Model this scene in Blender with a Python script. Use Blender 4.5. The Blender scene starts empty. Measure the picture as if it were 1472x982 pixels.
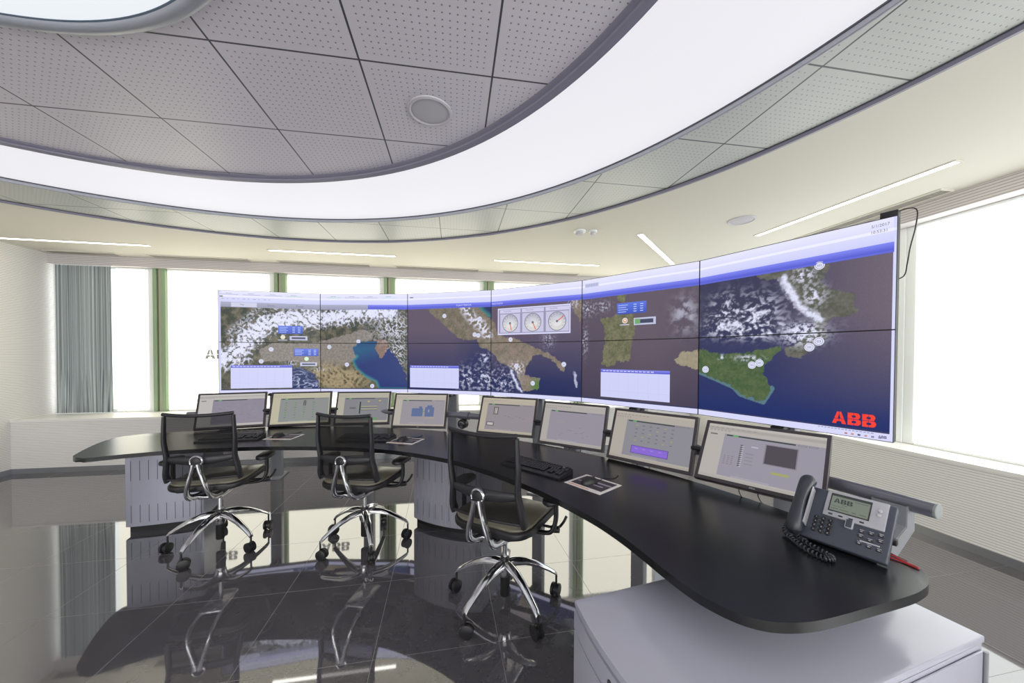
import bpy, bmesh, math, random
import numpy as np
from mathutils import Vector, Matrix
from mathutils.geometry import tessellate_polygon

SC = bpy.context.scene
COL = SC.collection
PI = math.pi
random.seed(4)

# ------------------------------------------------------------------ colours and materials
def lin(c):
    out = []
    for v in c[:3]:
        v = v / 255.0
        out.append(v / 12.92 if v <= 0.04045 else ((v + 0.055) / 1.055) ** 2.4)
    return tuple(out)

def lin4(c):
    return lin(c) + (1.0,)

MATS = {}
def new_mat(name):
    m = bpy.data.materials.new(name)
    m.use_nodes = True
    nt = m.node_tree
    b = nt.nodes['Principled BSDF']
    MATS[name] = m
    return m, nt, b

def mat(name, rgb, rough=0.5, metal=0.0, ior=1.5, spec=0.5, bump=None, noise=0.0, coat=0.0):
    """plain procedural surface: colour with faint mottling and optional noise bump"""
    m, nt, b = new_mat(name)
    b.inputs['Base Color'].default_value = lin4(rgb)
    b.inputs['Roughness'].default_value = rough
    b.inputs['Metallic'].default_value = metal
    b.inputs['IOR'].default_value = ior
    b.inputs['Specular IOR Level'].default_value = spec
    b.inputs['Coat Weight'].default_value = coat
    if noise or bump:
        tc = nt.nodes.new('ShaderNodeTexCoord')
        n = nt.nodes.new('ShaderNodeTexNoise')
        n.inputs['Scale'].default_value = bump[0] if bump else 40
        n.inputs['Detail'].default_value = 4
        nt.links.new(tc.outputs['Object'], n.inputs['Vector'])
        if noise:
            mx = nt.nodes.new('ShaderNodeMix'); mx.data_type = 'RGBA'
            c = lin(rgb)
            mx.inputs[6].default_value = tuple(v * (1 - noise) for v in c) + (1,)
            mx.inputs[7].default_value = tuple(min(1, v * (1 + noise)) for v in c) + (1,)
            nt.links.new(n.outputs['Fac'], mx.inputs[0])
            nt.links.new(mx.outputs[2], b.inputs['Base Color'])
        if bump:
            bp = nt.nodes.new('ShaderNodeBump')
            bp.inputs['Strength'].default_value = bump[1]
            bp.inputs['Distance'].default_value = 0.002
            nt.links.new(n.outputs['Fac'], bp.inputs['Height'])
            nt.links.new(bp.outputs['Normal'], b.inputs['Normal'])
    return m

def emit(name, rgb, strength):
    m, nt, b = new_mat(name)
    b.inputs['Base Color'].default_value = (0.05, 0.05, 0.05, 1)
    b.inputs['Roughness'].default_value = 0.6
    b.inputs['Emission Color'].default_value = lin4(rgb)
    b.inputs['Emission Strength'].default_value = strength
    return m

class NB:
    """tiny node builder"""
    def __init__(s, nt): s.nt = nt
    def n(s, t, **k):
        nd = s.nt.nodes.new(t)
        for a, v in k.items(): setattr(nd, a, v)
        return nd
    def l(s, a, b): s.nt.links.new(a, b)
    def math(s, op, a, b=None, c=None):
        nd = s.n('ShaderNodeMath', operation=op)
        for i, v in enumerate((a, b, c)):
            if v is None: continue
            if isinstance(v, (int, float)): nd.inputs[i].default_value = v
            else: s.l(v, nd.inputs[i])
        return nd.outputs[0]
    def mixc(s, f, a, b):
        nd = s.n('ShaderNodeMix', data_type='RGBA')
        if isinstance(f, (int, float)): nd.inputs[0].default_value = f
        else: s.l(f, nd.inputs[0])
        for i, v in ((6, a), (7, b)):
            if isinstance(v, tuple): nd.inputs[i].default_value = v if len(v) == 4 else v + (1,)
            else: s.l(v, nd.inputs[i])
        return nd.outputs[2]
    def coords(s, kind='Object', loc=(0, 0, 0), rot=0.0):
        tc = s.n('ShaderNodeTexCoord'); mp = s.n('ShaderNodeMapping')
        mp.vector_type = 'TEXTURE'
        mp.inputs['Location'].default_value = loc
        mp.inputs['Rotation'].default_value = (0, 0, rot)
        s.l(tc.outputs[kind], mp.inputs['Vector'])
        sx = s.n('ShaderNodeSeparateXYZ'); s.l(mp.outputs['Vector'], sx.inputs[0])
        return sx.outputs[0], sx.outputs[1], sx.outputs[2], mp.outputs['Vector']
    def pingdist(s, v, period):
        """distance to the nearest multiple of period"""
        q = s.math('DIVIDE', v, period)
        f = s.math('FRACT', q)
        d = s.math('MINIMUM', f, s.math('SUBTRACT', 1.0, f))
        return s.math('MULTIPLY', d, period)

TH = 0.168                       # how the room is turned against the camera
CEIL_ROT = 0.161
# ---- floor: polished dark stone tiles 60 x 60
m, nt, b = new_mat('polished dark stone'); k = NB(nt)
x, y, z, vec = k.coords('Object', (-0.0608, 1.7593, 0), 0.1893)
d = k.math('MINIMUM', k.pingdist(x, 0.6), k.pingdist(y, 0.6))
joint = k.math('LESS_THAN', d, 0.0013)
n1 = k.n('ShaderNodeTexNoise'); n1.inputs['Scale'].default_value = 140; n1.inputs['Detail'].default_value = 3
n2 = k.n('ShaderNodeTexNoise'); n2.inputs['Scale'].default_value = 9; n2.inputs['Detail'].default_value = 8; n2.inputs['Roughness'].default_value = 0.7
k.l(vec, n1.inputs['Vector']); k.l(vec, n2.inputs['Vector'])
mr = k.n('ShaderNodeMapRange'); mr.inputs[1].default_value = 0.3; mr.inputs[2].default_value = 0.75
k.l(n2.outputs['Fac'], mr.inputs[0])
base = k.mixc(mr.outputs[0], lin((84, 82, 86)), lin((96, 93, 97)))
fleck = k.math('GREATER_THAN', n1.outputs['Fac'], 0.70)
base = k.mixc(k.math('MULTIPLY', fleck, 0.22), base, lin((120, 118, 122)))
base = k.mixc(k.math('MULTIPLY', joint, 0.6), base, lin((118, 116, 118)))
k.l(base, b.inputs['Base Color'])
rr = k.math('ADD', 0.035, k.math('MULTIPLY', joint, 0.5)); k.l(rr, b.inputs['Roughness'])
b.inputs['IOR'].default_value = 2.75

# ---- perforated ceiling tiles 60 x 60
def perforated(name, rgb, origin):
    m, nt, b = new_mat(name); k = NB(nt)
    x, y, z, vec = k.coords('Object', (origin[0], origin[1], 0), CEIL_ROT)
    dx, dy = k.pingdist(x, 0.6), k.pingdist(y, 0.6)
    d = k.math('MINIMUM', dx, dy)
    joint = k.math('LESS_THAN', d, 0.0045)
    p = 0.03
    hx = k.pingdist(k.math('ADD', x, p / 2), p); hy = k.pingdist(k.math('ADD', y, p / 2), p)
    h = k.math('SQRT', k.math('ADD', k.math('MULTIPLY', hx, hx), k.math('MULTIPLY', hy, hy)))
    hole = k.math('MULTIPLY', k.math('LESS_THAN', h, 0.0036), k.math('GREATER_THAN', d, 0.022))
    c = k.mixc(hole, lin(rgb), lin((128, 126, 130)))
    c = k.mixc(joint, c, lin((66, 65, 72)))
    k.l(c, b.inputs['Base Color'])
    b.inputs['Roughness'].default_value = 0.38
    b.inputs['Specular IOR Level'].default_value = 0.6
    bp = k.n('ShaderNodeBump'); bp.inputs['Strength'].default_value = 0.6; bp.inputs['Distance'].default_value = 0.004
    k.l(k.math('SUBTRACT', 1.0, k.math('MAXIMUM', hole, joint)), bp.inputs['Height'])
    k.l(bp.outputs['Normal'], b.inputs['Normal'])
    return m
M_DISC = perforated('grey perforated metal tile', (224, 219, 227), (-1.97199, 2.0157))
M_RING = perforated('pale perforated metal tile', (190, 193, 188), (1.31489, 2.23491))

# ---- ribbed white wall board
def ribbed(name, rgb, period, dark):
    m, nt, b = new_mat(name); k = NB(nt)
    x, y, z, vec = k.coords('Object')
    f = k.math('FRACT', k.math('DIVIDE', z, period))
    g = k.math('LESS_THAN', f, 0.26)
    c = k.mixc(g, lin(rgb), lin(dark)); k.l(c, b.inputs['Base Color'])
    b.inputs['Roughness'].default_value = 0.55
    bp = k.n('ShaderNodeBump'); bp.inputs['Strength'].default_value = 0.5; bp.inputs['Distance'].default_value = 0.004
    k.l(k.math('SUBTRACT', 1.0, g), bp.inputs['Height']); k.l(bp.outputs['Normal'], b.inputs['Normal'])
    return m
M_RIB = ribbed('ribbed white board', (238, 236, 233), 0.0195, (196, 192, 190))
M_RIBBOX = ribbed('ribbed white pelmet', (222, 216, 216), 0.022, (170, 164, 166))

M_FLOOR = MATS['polished dark stone']
M_PLASTER = mat('cream plaster', (217, 213, 202), 0.75, bump=(60, 0.05))
M_WHITE = mat('white paint', (232, 231, 228), 0.5)
M_SILL = mat('white laminate', (238, 236, 232), 0.35)
M_TRIM = mat('grey ceiling trim', (132, 130, 147), 0.35)
M_TRIMDARK = mat('dark shadow gap trim', (74, 72, 82), 0.45)
M_FASCIA = mat('grey satin fascia', (158, 161, 170), 0.3)
M_BASEB = mat('grey steel skirting', (150, 152, 156), 0.25, metal=0.6)
M_FRAME = mat('white window frame', (240, 243, 242), 0.4)
M_GREEN = mat('green mullion paint', (152, 174, 140), 0.35)
M_GREEN2 = mat('dark green mullion groove', (96, 112, 92), 0.4)
M_TAN = mat('tan mullion strip', (176, 174, 150), 0.45)
M_GREY = mat('grey powder coat', (160, 161, 176), 0.28, metal=0.25, noise=0.03)
M_CAB = mat('pale grey cabinet lacquer', (172, 172, 186), 0.16)
M_BRUSH = None
m, nt, b = new_mat('brushed grey steel'); k = NB(nt)
x, y, z, vec = k.coords('Object')
mp = k.n('ShaderNodeMapping'); mp.inputs['Scale'].default_value = (160, 160, 5); k.l(vec, mp.inputs['Vector'])
w = k.n('ShaderNodeTexNoise'); w.inputs['Scale'].default_value = 1.0; w.inputs['Detail'].default_value = 4; k.l(mp.outputs['Vector'], w.inputs['Vector'])
k.l(k.mixc(w.outputs['Fac'], lin((132, 131, 142)), lin((186, 185, 198))), b.inputs['Base Color']); b.inputs['Metallic'].default_value = 0.1; b.inputs['Roughness'].default_value = 0.25
M_BRUSH = m
M_SLOT = mat('shadowed slot', (74, 74, 84), 0.6)
M_PLINTH = mat('black plinth', (26, 26, 28), 0.5)
M_DESK = mat('black satin worktop', (22, 23, 25), 0.24, noise=0.05)
M_STEEL = mat('polished aluminium', (205, 205, 208), 0.13, metal=1.0)
M_TUBE = mat('grey metallic tube', (120, 120, 130), 0.3, metal=0.5)
M_BRACKET = mat('light grey sheet metal', (142, 145, 150), 0.35, metal=0.2)
M_CAPG = mat('light grey end cap', (145, 150, 150), 0.45)
M_BLACK = mat('black plastic', (28, 27, 30), 0.42)
M_BLACK2 = mat('dark grey plastic', (52, 51, 55), 0.45)
M_HOUSE = mat('black display housing', (14, 14, 16), 0.6)
M_RUBBER = mat('black rubber', (24, 24, 25), 0.7)
M_BEZEL = mat('dark monitor bezel', (58, 52, 56), 0.38)
M_SEAT = mat('seat cover with painted reflection', (112, 108, 94), 0.33, noise=0.06)  # olive grey paints in the light reflected by the black seat top
M_CHAIR = mat('charcoal chair plastic', (37, 36, 40), 0.4)
M_KEY = mat('black key plastic', (38, 38, 41), 0.4)
M_LABEL = mat('light grey print', (190, 190, 196), 0.5)
M_PADW = mat('white printed pad border', (222, 216, 212), 0.6)
M_PADD = mat('dark printed pad', (58, 50, 58), 0.6)
M_PADR = mat('orange printed strip', (214, 150, 120), 0.6)
M_PADG = mat('grey printed strip', (150, 146, 160), 0.6)
M_PHONE = mat('slate grey phone plastic', (66, 70, 82), 0.38)
M_HAND = mat('dark slate handset plastic', (46, 50, 58), 0.33)
M_SILVER = mat('silver phone plastic', (176, 176, 182), 0.35, metal=0.25)
M_RED = mat('red cable sheath', (196, 48, 58), 0.45)
M_VENT = mat('grey vent metal', (165, 160, 152), 0.5)
M_VENTD = mat('dark vent slot', (96, 92, 88), 0.6)
M_SPK = mat('grey speaker mesh', (196, 193, 200), 0.55, bump=(900, 0.3))
M_LAMP = emit('white linear lamp', (255, 252, 244), 5.0)
M_LUM = emit('luminous ceiling membrane', (231, 230, 236), 1.0)
M_LUM2 = emit('luminous ceiling membrane cool', (233, 238, 243), 1.0)
M_BLIND = emit('backlit cream blind cloth', (255, 251, 232), 2.6)
M_BLINDR = emit('backlit cool blind cloth', (250, 255, 252), 2.4)
M_BLIND_FILL = emit('boosted fill blind cloth', (255, 255, 255), 5.6)  # raised above the visible blinds to add fill light from unseen bays
M_GLASS = emit('bright window pane', (250, 255, 252), 2.4)
M_MARK = mat('painted letter shade on the blind', (206, 202, 194), 0.6)
nt = M_MARK.node_tree; b = nt.nodes['Principled BSDF']
b.inputs['Base Color'].default_value = (0.02, 0.02, 0.02, 1); b.inputs['Emission Color'].default_value = lin4((214, 211, 204)); b.inputs['Emission Strength'].default_value = 0.45  # dim glow imitates logos on the outer glass shading the blind

# mesh back of the chairs: fine weave, partly see-through
m, nt, b = new_mat('black mesh fabric'); k = NB(nt)
b.inputs['Base Color'].default_value = lin4((18, 17, 19)); b.inputs['Roughness'].default_value = 0.7; b.inputs['Specular IOR Level'].default_value = 0.2
b.inputs['Alpha'].default_value = 0.80
M_MESH = m
# string curtain: pleated sheer
m, nt, b = new_mat('grey green string curtain'); k = NB(nt)
x, y, z, vec = k.coords('Object')
w = k.n('ShaderNodeTexNoise'); w.noise_dimensions = '1D'; w.inputs['Scale'].default_value = 1.0; w.inputs['Detail'].default_value = 3
k.l(k.math('MULTIPLY', x, 130.0), w.inputs['W'])
mrc = k.n('ShaderNodeMapRange'); mrc.inputs[1].default_value = 0.32; mrc.inputs[2].default_value = 0.68; k.l(w.outputs['Fac'], mrc.inputs[0])
c = k.mixc(mrc.outputs[0], lin((112, 118, 124)), lin((212, 218, 217))); k.l(c, b.inputs['Base Color'])
b.inputs['Roughness'].default_value = 0.8
tr = k.n('ShaderNodeBsdfTranslucent'); k.l(c, tr.inputs['Color'])
mx = k.n('ShaderNodeMixShader'); mx.inputs[0].default_value = 0.10
k.l(b.outputs[0], mx.inputs[1]); k.l(tr.outputs[0], mx.inputs[2])
k.l(mx.outputs[0], nt.nodes['Material Output'].inputs['Surface'])
M_CURTAIN = m
# picture-showing surfaces (screens)
m, nt, b = new_mat('lit screen picture'); k = NB(nt)
at = k.n('ShaderNodeAttribute'); at.attribute_name = 'picture'
b.inputs['Base Color'].default_value = (0.012, 0.012, 0.014, 1); b.inputs['Roughness'].default_value = 0.32
b.inputs['Specular IOR Level'].default_value = 0.3
k.l(at.outputs['Color'], b.inputs['Emission Color']); b.inputs['Emission Strength'].default_value = 1.0
M_SCREEN = m
M_MON = m.copy(); M_MON.name = 'lit monitor picture'; M_MON.node_tree.nodes['Principled BSDF'].inputs['Emission Strength'].default_value = 0.80
M_LCD = m.copy(); M_LCD.name = 'phone display picture'; M_LCD.node_tree.nodes['Principled BSDF'].inputs['Emission Strength'].default_value = 0.6

# ------------------------------------------------------------------ object helpers
def link(name, me, parent=None, loc=None):
    o = bpy.data.objects.new(name, me); COL.objects.link(o)
    if parent: o.parent = parent
    if loc is not None: o.location = loc
    return o

def tag(o, label=None, cat=None, group=None, kind=None):
    if label: o['label'] = label
    if cat: o['category'] = cat
    if group: o['group'] = group
    if kind: o['kind'] = kind
    return o

def empty(name, loc=(0, 0, 0), rz=0.0, label=None, cat=None, group=None):
    o = bpy.data.objects.new(name, None); COL.objects.link(o)
    o.location = loc; o.rotation_euler = (0, 0, rz); o.empty_display_size = 0.1
    return tag(o, label, cat, group)

def finish(name, bm, material, parent=None, smooth=30, loc=None):
    bmesh.ops.recalc_face_normals(bm, faces=bm.faces[:])
    me = bpy.data.meshes.new(name); bm.to_mesh(me); bm.free()
    for mm in (material if isinstance(material, (list, tuple)) else [material]): me.materials.append(mm)
    if smooth and len(me.polygons):
        me.shade_smooth(); me.set_sharp_from_angle(angle=math.radians(smooth))
    return link(name, me, parent, loc)

def struct(name, bm, material, parent=None, smooth=30):
    o = finish(name, bm, material, parent, smooth)
    if not parent: o['kind'] = 'structure'
    return o

def B(): return bmesh.new()

def add_box(bm, c, s, rot=None, bevel=0.0, seg=2, mi=0):
    r = bmesh.ops.create_cube(bm, size=1.0)
    vs = r['verts']
    for v in vs: v.co = Vector((v.co.x * s[0], v.co.y * s[1], v.co.z * s[2]))
    if bevel:
        es = list({e for v in vs for e in v.link_edges})
        r2 = bmesh.ops.bevel(bm, geom=es, offset=bevel, segments=seg, profile=0.5, affect='EDGES')
        vs = list({v for f in r2['faces'] for v in f.verts} | {v for v in vs if v.is_valid})
        grown = set(vs); stack = list(vs)
        while stack:
            q = stack.pop()
            for e in q.link_edges:
                o = e.other_vert(q)
                if o not in grown: grown.add(o); stack.append(o)
        vs = list(grown)
    M = Matrix.Translation(Vector(c))
    if rot is not None: M = M @ (rot.to_4x4() if isinstance(rot, Matrix) else Matrix.Rotation(rot, 4, 'Z'))
    for v in vs: v.co = M @ v.co
    if mi:
        for f in {f for v in vs for f in v.link_faces}: f.material_index = mi
    return vs

def add_prism(bm, poly, z0, z1, bevel=0.0, seg=3, mi=0):
    n = len(poly)
    lo = [bm.verts.new((p[0], p[1], z0)) for p in poly]; hi = [bm.verts.new((p[0], p[1], z1)) for p in poly]
    f0 = bm.faces.new(lo[::-1]); f1 = bm.faces.new(hi)
    fs = [f0, f1]
    for i in range(n): fs.append(bm.faces.new((lo[i], lo[(i + 1) % n], hi[(i + 1) % n], hi[i])))
    for f in fs: f.material_index = mi
    if bevel:
        es = [e for e in f0.edges] + [e for e in f1.edges]
        bmesh.ops.bevel(bm, geom=list(set(es)), offset=bevel, segments=seg, profile=0.5, affect='EDGES')
    return lo + hi

def frames_along(pts, closed=False):
    n = len(pts); T = []
    for i in range(n):
        a = pts[i - 1] if (i > 0 or closed) else pts[i]
        c = pts[(i + 1) % n] if (i < n - 1 or closed) else pts[i]
        T.append((c - a).normalized())
    up = Vector((0, 0, 1)) if abs(T[0].z) < 0.9 else Vector((0, 1, 0))
    nrm = (up - T[0] * up.dot(T[0])).normalized(); out = []
    for t in T:
        nrm = (nrm - t * nrm.dot(t))
        nrm = nrm.normalized() if nrm.length > 1e-6 else t.orthogonal().normalized()
        out.append((t, nrm, t.cross(nrm)))
    return out

def add_tube(bm, pts, r, seg=12, closed=False, flat=1.0, cap=True):
    """sweep; r is a number or a list; flat squashes the section along its binormal"""
    pts = [Vector(p) for p in pts]; F = frames_along(pts, closed); rings = []
    for i, p in enumerate(pts):
        rad = r[i] if isinstance(r, (list, tuple)) else r
        t, n, bn = F[i]
        rings.append([bm.verts.new(p + n * (rad * math.cos(2 * PI * j / seg)) + bn * (rad * flat * math.sin(2 * PI * j / seg))) for j in range(seg)])
    m_ = len(rings)
    for i in range(m_ if closed else m_ - 1):
        a, c = rings[i], rings[(i + 1) % m_]
        for j in range(seg): bm.faces.new((a[j], a[(j + 1) % seg], c[(j + 1) % seg], c[j]))
    if not closed and cap:
        bm.faces.new(rings[0][::-1]); bm.faces.new(rings[-1])

def add_lathe(bm, prof, seg=32, M=None, cap=True):
    rings = []
    for r, z in prof:
        ring = []
        for j in range(seg):
            p = Vector((r * math.cos(2 * PI * j / seg), r * math.sin(2 * PI * j / seg), z))
            ring.append(bm.verts.new(M @ p if M else p))
        rings.append(ring)
    for a, c in zip(rings, rings[1:]):
        for j in range(seg): bm.faces.new((a[j], a[(j + 1) % seg], c[(j + 1) % seg], c[j]))
    if cap:
        bm.faces.new(rings[0][::-1]); bm.faces.new(rings[-1])

def add_ball(bm, c, r, sc=(1, 1, 1), u=16, v=10):
    g = bmesh.ops.create_uvsphere(bm, u_segments=u, v_segments=v, radius=r)
    for q in g['verts']: q.co = Vector((q.co.x * sc[0], q.co.y * sc[1], q.co.z * sc[2])) + Vector(c)

def catmull(pts, n=6, closed=False):
    pts = [Vector(p) for p in pts]; N = len(pts); out = []
    rng = range(N) if closed else range(N - 1)
    for i in rng:
        if closed: p0, p1, p2, p3 = pts[i - 1], pts[i], pts[(i + 1) % N], pts[(i + 2) % N]
        else:
            p1, p2 = pts[i], pts[i + 1]
            p0 = pts[i - 1] if i else p1 * 2 - p2
            p3 = pts[i + 2] if i + 2 < N else p2 * 2 - p1
        for k_ in range(n):
            t = k_ / n
            out.append(0.5 * ((2 * p1) + (p2 - p0) * t + (2 * p0 - 5 * p1 + 4 * p2 - p3) * t * t + (3 * p1 - p0 - 3 * p2 + p3) * t ** 3))
    if not closed: out.append(pts[-1])
    return out

def axis_matrix(o, x, y, z):
    return Matrix(((x[0], y[0], z[0], o[0]), (x[1], y[1], z[1], o[1]), (x[2], y[2], z[2], o[2]), (0, 0, 0, 1)))

def cut(bm, co, no):
    bmesh.ops.bisect_plane(bm, geom=bm.verts[:] + bm.edges[:] + bm.faces[:], plane_co=co, plane_no=no, clear_outer=True)

def copy_tree(o, parent=None):
    c = o.copy(); COL.objects.link(c); c.parent = parent
    for ch in o.children: copy_tree(ch, c)
    return c

def text_polys(s, height):
    """triangles of a line of lettering, lower left at the origin"""
    cu = bpy.data.curves.new('lettering', 'FONT'); cu.body = s; cu.size = 1.0; cu.resolution_u = 2
    ob = bpy.data.objects.new('lettering', cu); COL.objects.link(ob)
    dg = bpy.context.evaluated_depsgraph_get()
    me = ob.evaluated_get(dg).to_mesh()
    V = [(v.co.x, v.co.y) for v in me.vertices]; Fs = [tuple(p.vertices) for p in me.polygons]
    ob.evaluated_get(dg).to_mesh_clear()
    bpy.data.objects.remove(ob); bpy.data.curves.remove(cu)
    if not V: return [], []
    x0 = min(v[0] for v in V); y0 = min(v[1] for v in V); h = max(v[1] for v in V) - y0
    k_ = height / h
    return [((v[0] - x0) * k_, (v[1] - y0) * k_) for v in V], Fs

def abb_polys():
    """three heavy letters A B B, unit height, as triangles split by thin gaps"""
    V = []; Fs = []
    def add(loops):
        L = [[Vector((p[0], p[1], 0)) for p in lp] for lp in loops]
        flat = [p for lp in L for p in lp]; o = len(V)
        V.extend((p.x, p.y) for p in flat)
        Fs.extend(tuple(o + i for i in t) for t in tessellate_polygon(L))
    g = 0.016
    def half(pl, gx):   # shift helper
        return [(p[0] + gx, p[1]) for p in pl]
    # A: left and right legs, split down the middle and across
    aw = 1.02; cx_ = aw / 2
    for s in (1, -1):
        f = lambda pl: [((cx_ + s * (cx_ - p[0] if s > 0 else cx_ - p[0])) if False else (p[0] if s > 0 else aw - p[0]), p[1]) for p in pl]
        add([f([(0.0, 0.0), (0.30, 0.0), (0.36, 0.2), (cx_ - g, 0.2), (cx_ - g, 0.40), (0.15, 0.40)])])
        add([f([(0.165, 0.44), (0.405, 0.44), (cx_ - g, 0.80), (cx_ - g, 1.0), (0.36, 1.0)])])
    def bb(ox):
        sh = lambda pl: [(p[0] + ox, p[1]) for p in pl]
        def arc(cx, cy, rx, ry, a0, a1, n=8): return [(cx + rx * math.cos(math.radians(a0 + (a1 - a0) * i / n)), cy + ry * math.sin(math.radians(a0 + (a1 - a0) * i / n))) for i in range(n + 1)]
        m_ = 0.43
        # stem side, lower and upper
        add([sh([(0.0, 0.0), (m_ - g, 0.0), (m_ - g, 0.17), (0.29, 0.17), (0.29, 0.36), (m_ - g, 0.36), (m_ - g, 0.475), (0.0, 0.475)])])
        add([sh([(0.0, 0.515), (m_ - g, 0.515), (m_ - g, 0.63), (0.29, 0.63), (0.29, 0.81), (m_ - g, 0.81), (m_ - g, 1.0), (0.0, 1.0)])])
        # bowl side: lower bowl is wider, the waist is drawn in
        add([sh([(m_ + g, 0.0)] + arc(0.66, 0.265, 0.26, 0.265, -90, 38) + [(0.78, 0.475), (m_ + g, 0.475), (m_ + g, 0.36)] + arc(0.54, 0.265, 0.06, 0.095, 90, -90, 6) + [(m_ + g, 0.17)])])
        add([sh([(m_ + g, 0.515), (0.76, 0.515)] + arc(0.62, 0.755, 0.24, 0.245, -38, 90) + [(m_ + g, 1.0), (m_ + g, 0.81)] + arc(0.51, 0.72, 0.06, 0.09, 90, -90, 6) + [(m_ + g, 0.63)])])
    bb(1.12); bb(2.12)
    return V, Fs, 3.05

# ------------------------------------------------------------------ room frame
cT, sT = math.cos(TH), math.sin(TH)
def R(u, v, z=0.0): return Vector((u * cT - v * sT, u * sT + v * cT, z))
U0, U1, V0, V1 = -5.17, 4.09, -4.6, 5.66      # left wall, right windows, wall behind, back windows
ZC = 2.757                                     # tile plane
ZP = 2.741                                     # plaster plane
CC = Vector((-1.715, 0.212, 0))                # centre of the round ceiling
room_box = lambda bm, us, vs, zs: add_box(bm, R((us[0] + us[1]) / 2, (vs[0] + vs[1]) / 2, (zs[0] + zs[1]) / 2), (us[1] - us[0], vs[1] - vs[0], zs[1] - zs[0]), TH)

# objects of the shell that want a ribbed texture have z = world z (their origin is the world origin)
bm = B(); room_box(bm, (U0 - 0.3, U1 + 0.5), (V0 - 0.3, V1 + 0.5), (-0.12, 0.0)); struct('floor', bm, M_FLOOR)
bm = B(); room_box(bm, (U0 - 0.15, U0), (V0, V1 + 0.3), (0.0, 2.95)); struct('wall_left', bm, M_RIB)
bm = B(); room_box(bm, (U0 - 0.15, U1 + 0.4), (V0 - 0.2, V0 - 0.06), (0.0, 0.64)); room_box(bm, (U0 - 0.15, U1 + 0.4), (V0 - 0.2, V0 - 0.06), (2.62, 2.95)); struct('wall_front', bm, M_WHITE)
# back wall: low part behind the ledge and the strip over the windows
bm = B(); room_box(bm, (U0, U1 + 0.3), (V1 + 0.06, V1 + 0.2), (0.0, 0.64)); room_box(bm, (U0, U1 + 0.3), (V1 + 0.06, V1 + 0.2), (2.62, 2.95)); struct('wall_back', bm, M_WHITE)
bm = B(); room_box(bm, (U1 + 0.06, U1 + 0.2), (V0, V1 + 0.06), (0.0, 0.64)); room_box(bm, (U1 + 0.06, U1 + 0.2), (V0, V1 + 0.06), (2.62, 2.95)); struct('wall_right', bm, M_WHITE)
# upper slab
bm = B(); room_box(bm, (U0 - 0.15, U1 + 0.4), (V0 - 0.15, V1 + 0.3), (2.95, 3.05)); struct('ceiling', bm, M_WHITE)

# ledges (ribbed low walls with a flat sill on top) and skirtings
LB = 5.15; LR = 3.78
bm = B(); room_box(bm, (U0, U1), (LB, V1 + 0.06), (0.0, 0.625)); struct('trim_1', bm, M_RIB)
bm = B(); room_box(bm, (U0, U1), (LB - 0.012, V1 + 0.05), (0.625, 0.648)); struct('trim_2', bm, M_SILL)
bm = B(); room_box(bm, (LR, U1 + 0.06), (V0, LB), (0.0, 0.625)); struct('trim_3', bm, M_RIB)
bm = B(); room_box(bm, (LR - 0.012, U1 + 0.05), (V0, LB - 0.013), (0.625, 0.648)); struct('trim_4', bm, M_SILL)
bm = B(); room_box(bm, (U0, LR), (LB - 0.012, LB), (0.0, 0.06)); struct('baseboard_back', bm, M_BASEB)
bm = B(); room_box(bm, (LR - 0.012, LR), (V0, LB - 0.012), (0.0, 0.06)); struct('baseboard_right', bm, M_BASEB)
bm = B(); room_box(bm, (U0, U0 + 0.012), (V0, LB - 0.012), (0.0, 0.06)); struct('baseboard_left', bm, M_BASEB)
# pelmet boxes over the windows
bm = B(); room_box(bm, (U0, U1), (5.57, V1 + 0.06), (2.612, ZP)); struct('trim_5', bm, M_RIBBOX)
bm = B(); room_box(bm, (3.93, U1 + 0.06), (V0, 5.57), (2.612, ZP)); struct('trim_6', bm, M_RIBBOX)

# ---- windows with green posts; each bay a window, each blind a thing
abbV, abbF, abbW = abb_polys()
def add_flat(bm, V, Fs, M, mi=0):
    vs = [bm.verts.new(M @ Vector((p[0], p[1], 0))) for p in V]
    for f in Fs:
        try: bm.faces.new([vs[i] for i in f]).material_index = mi
        except ValueError: pass

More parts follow.
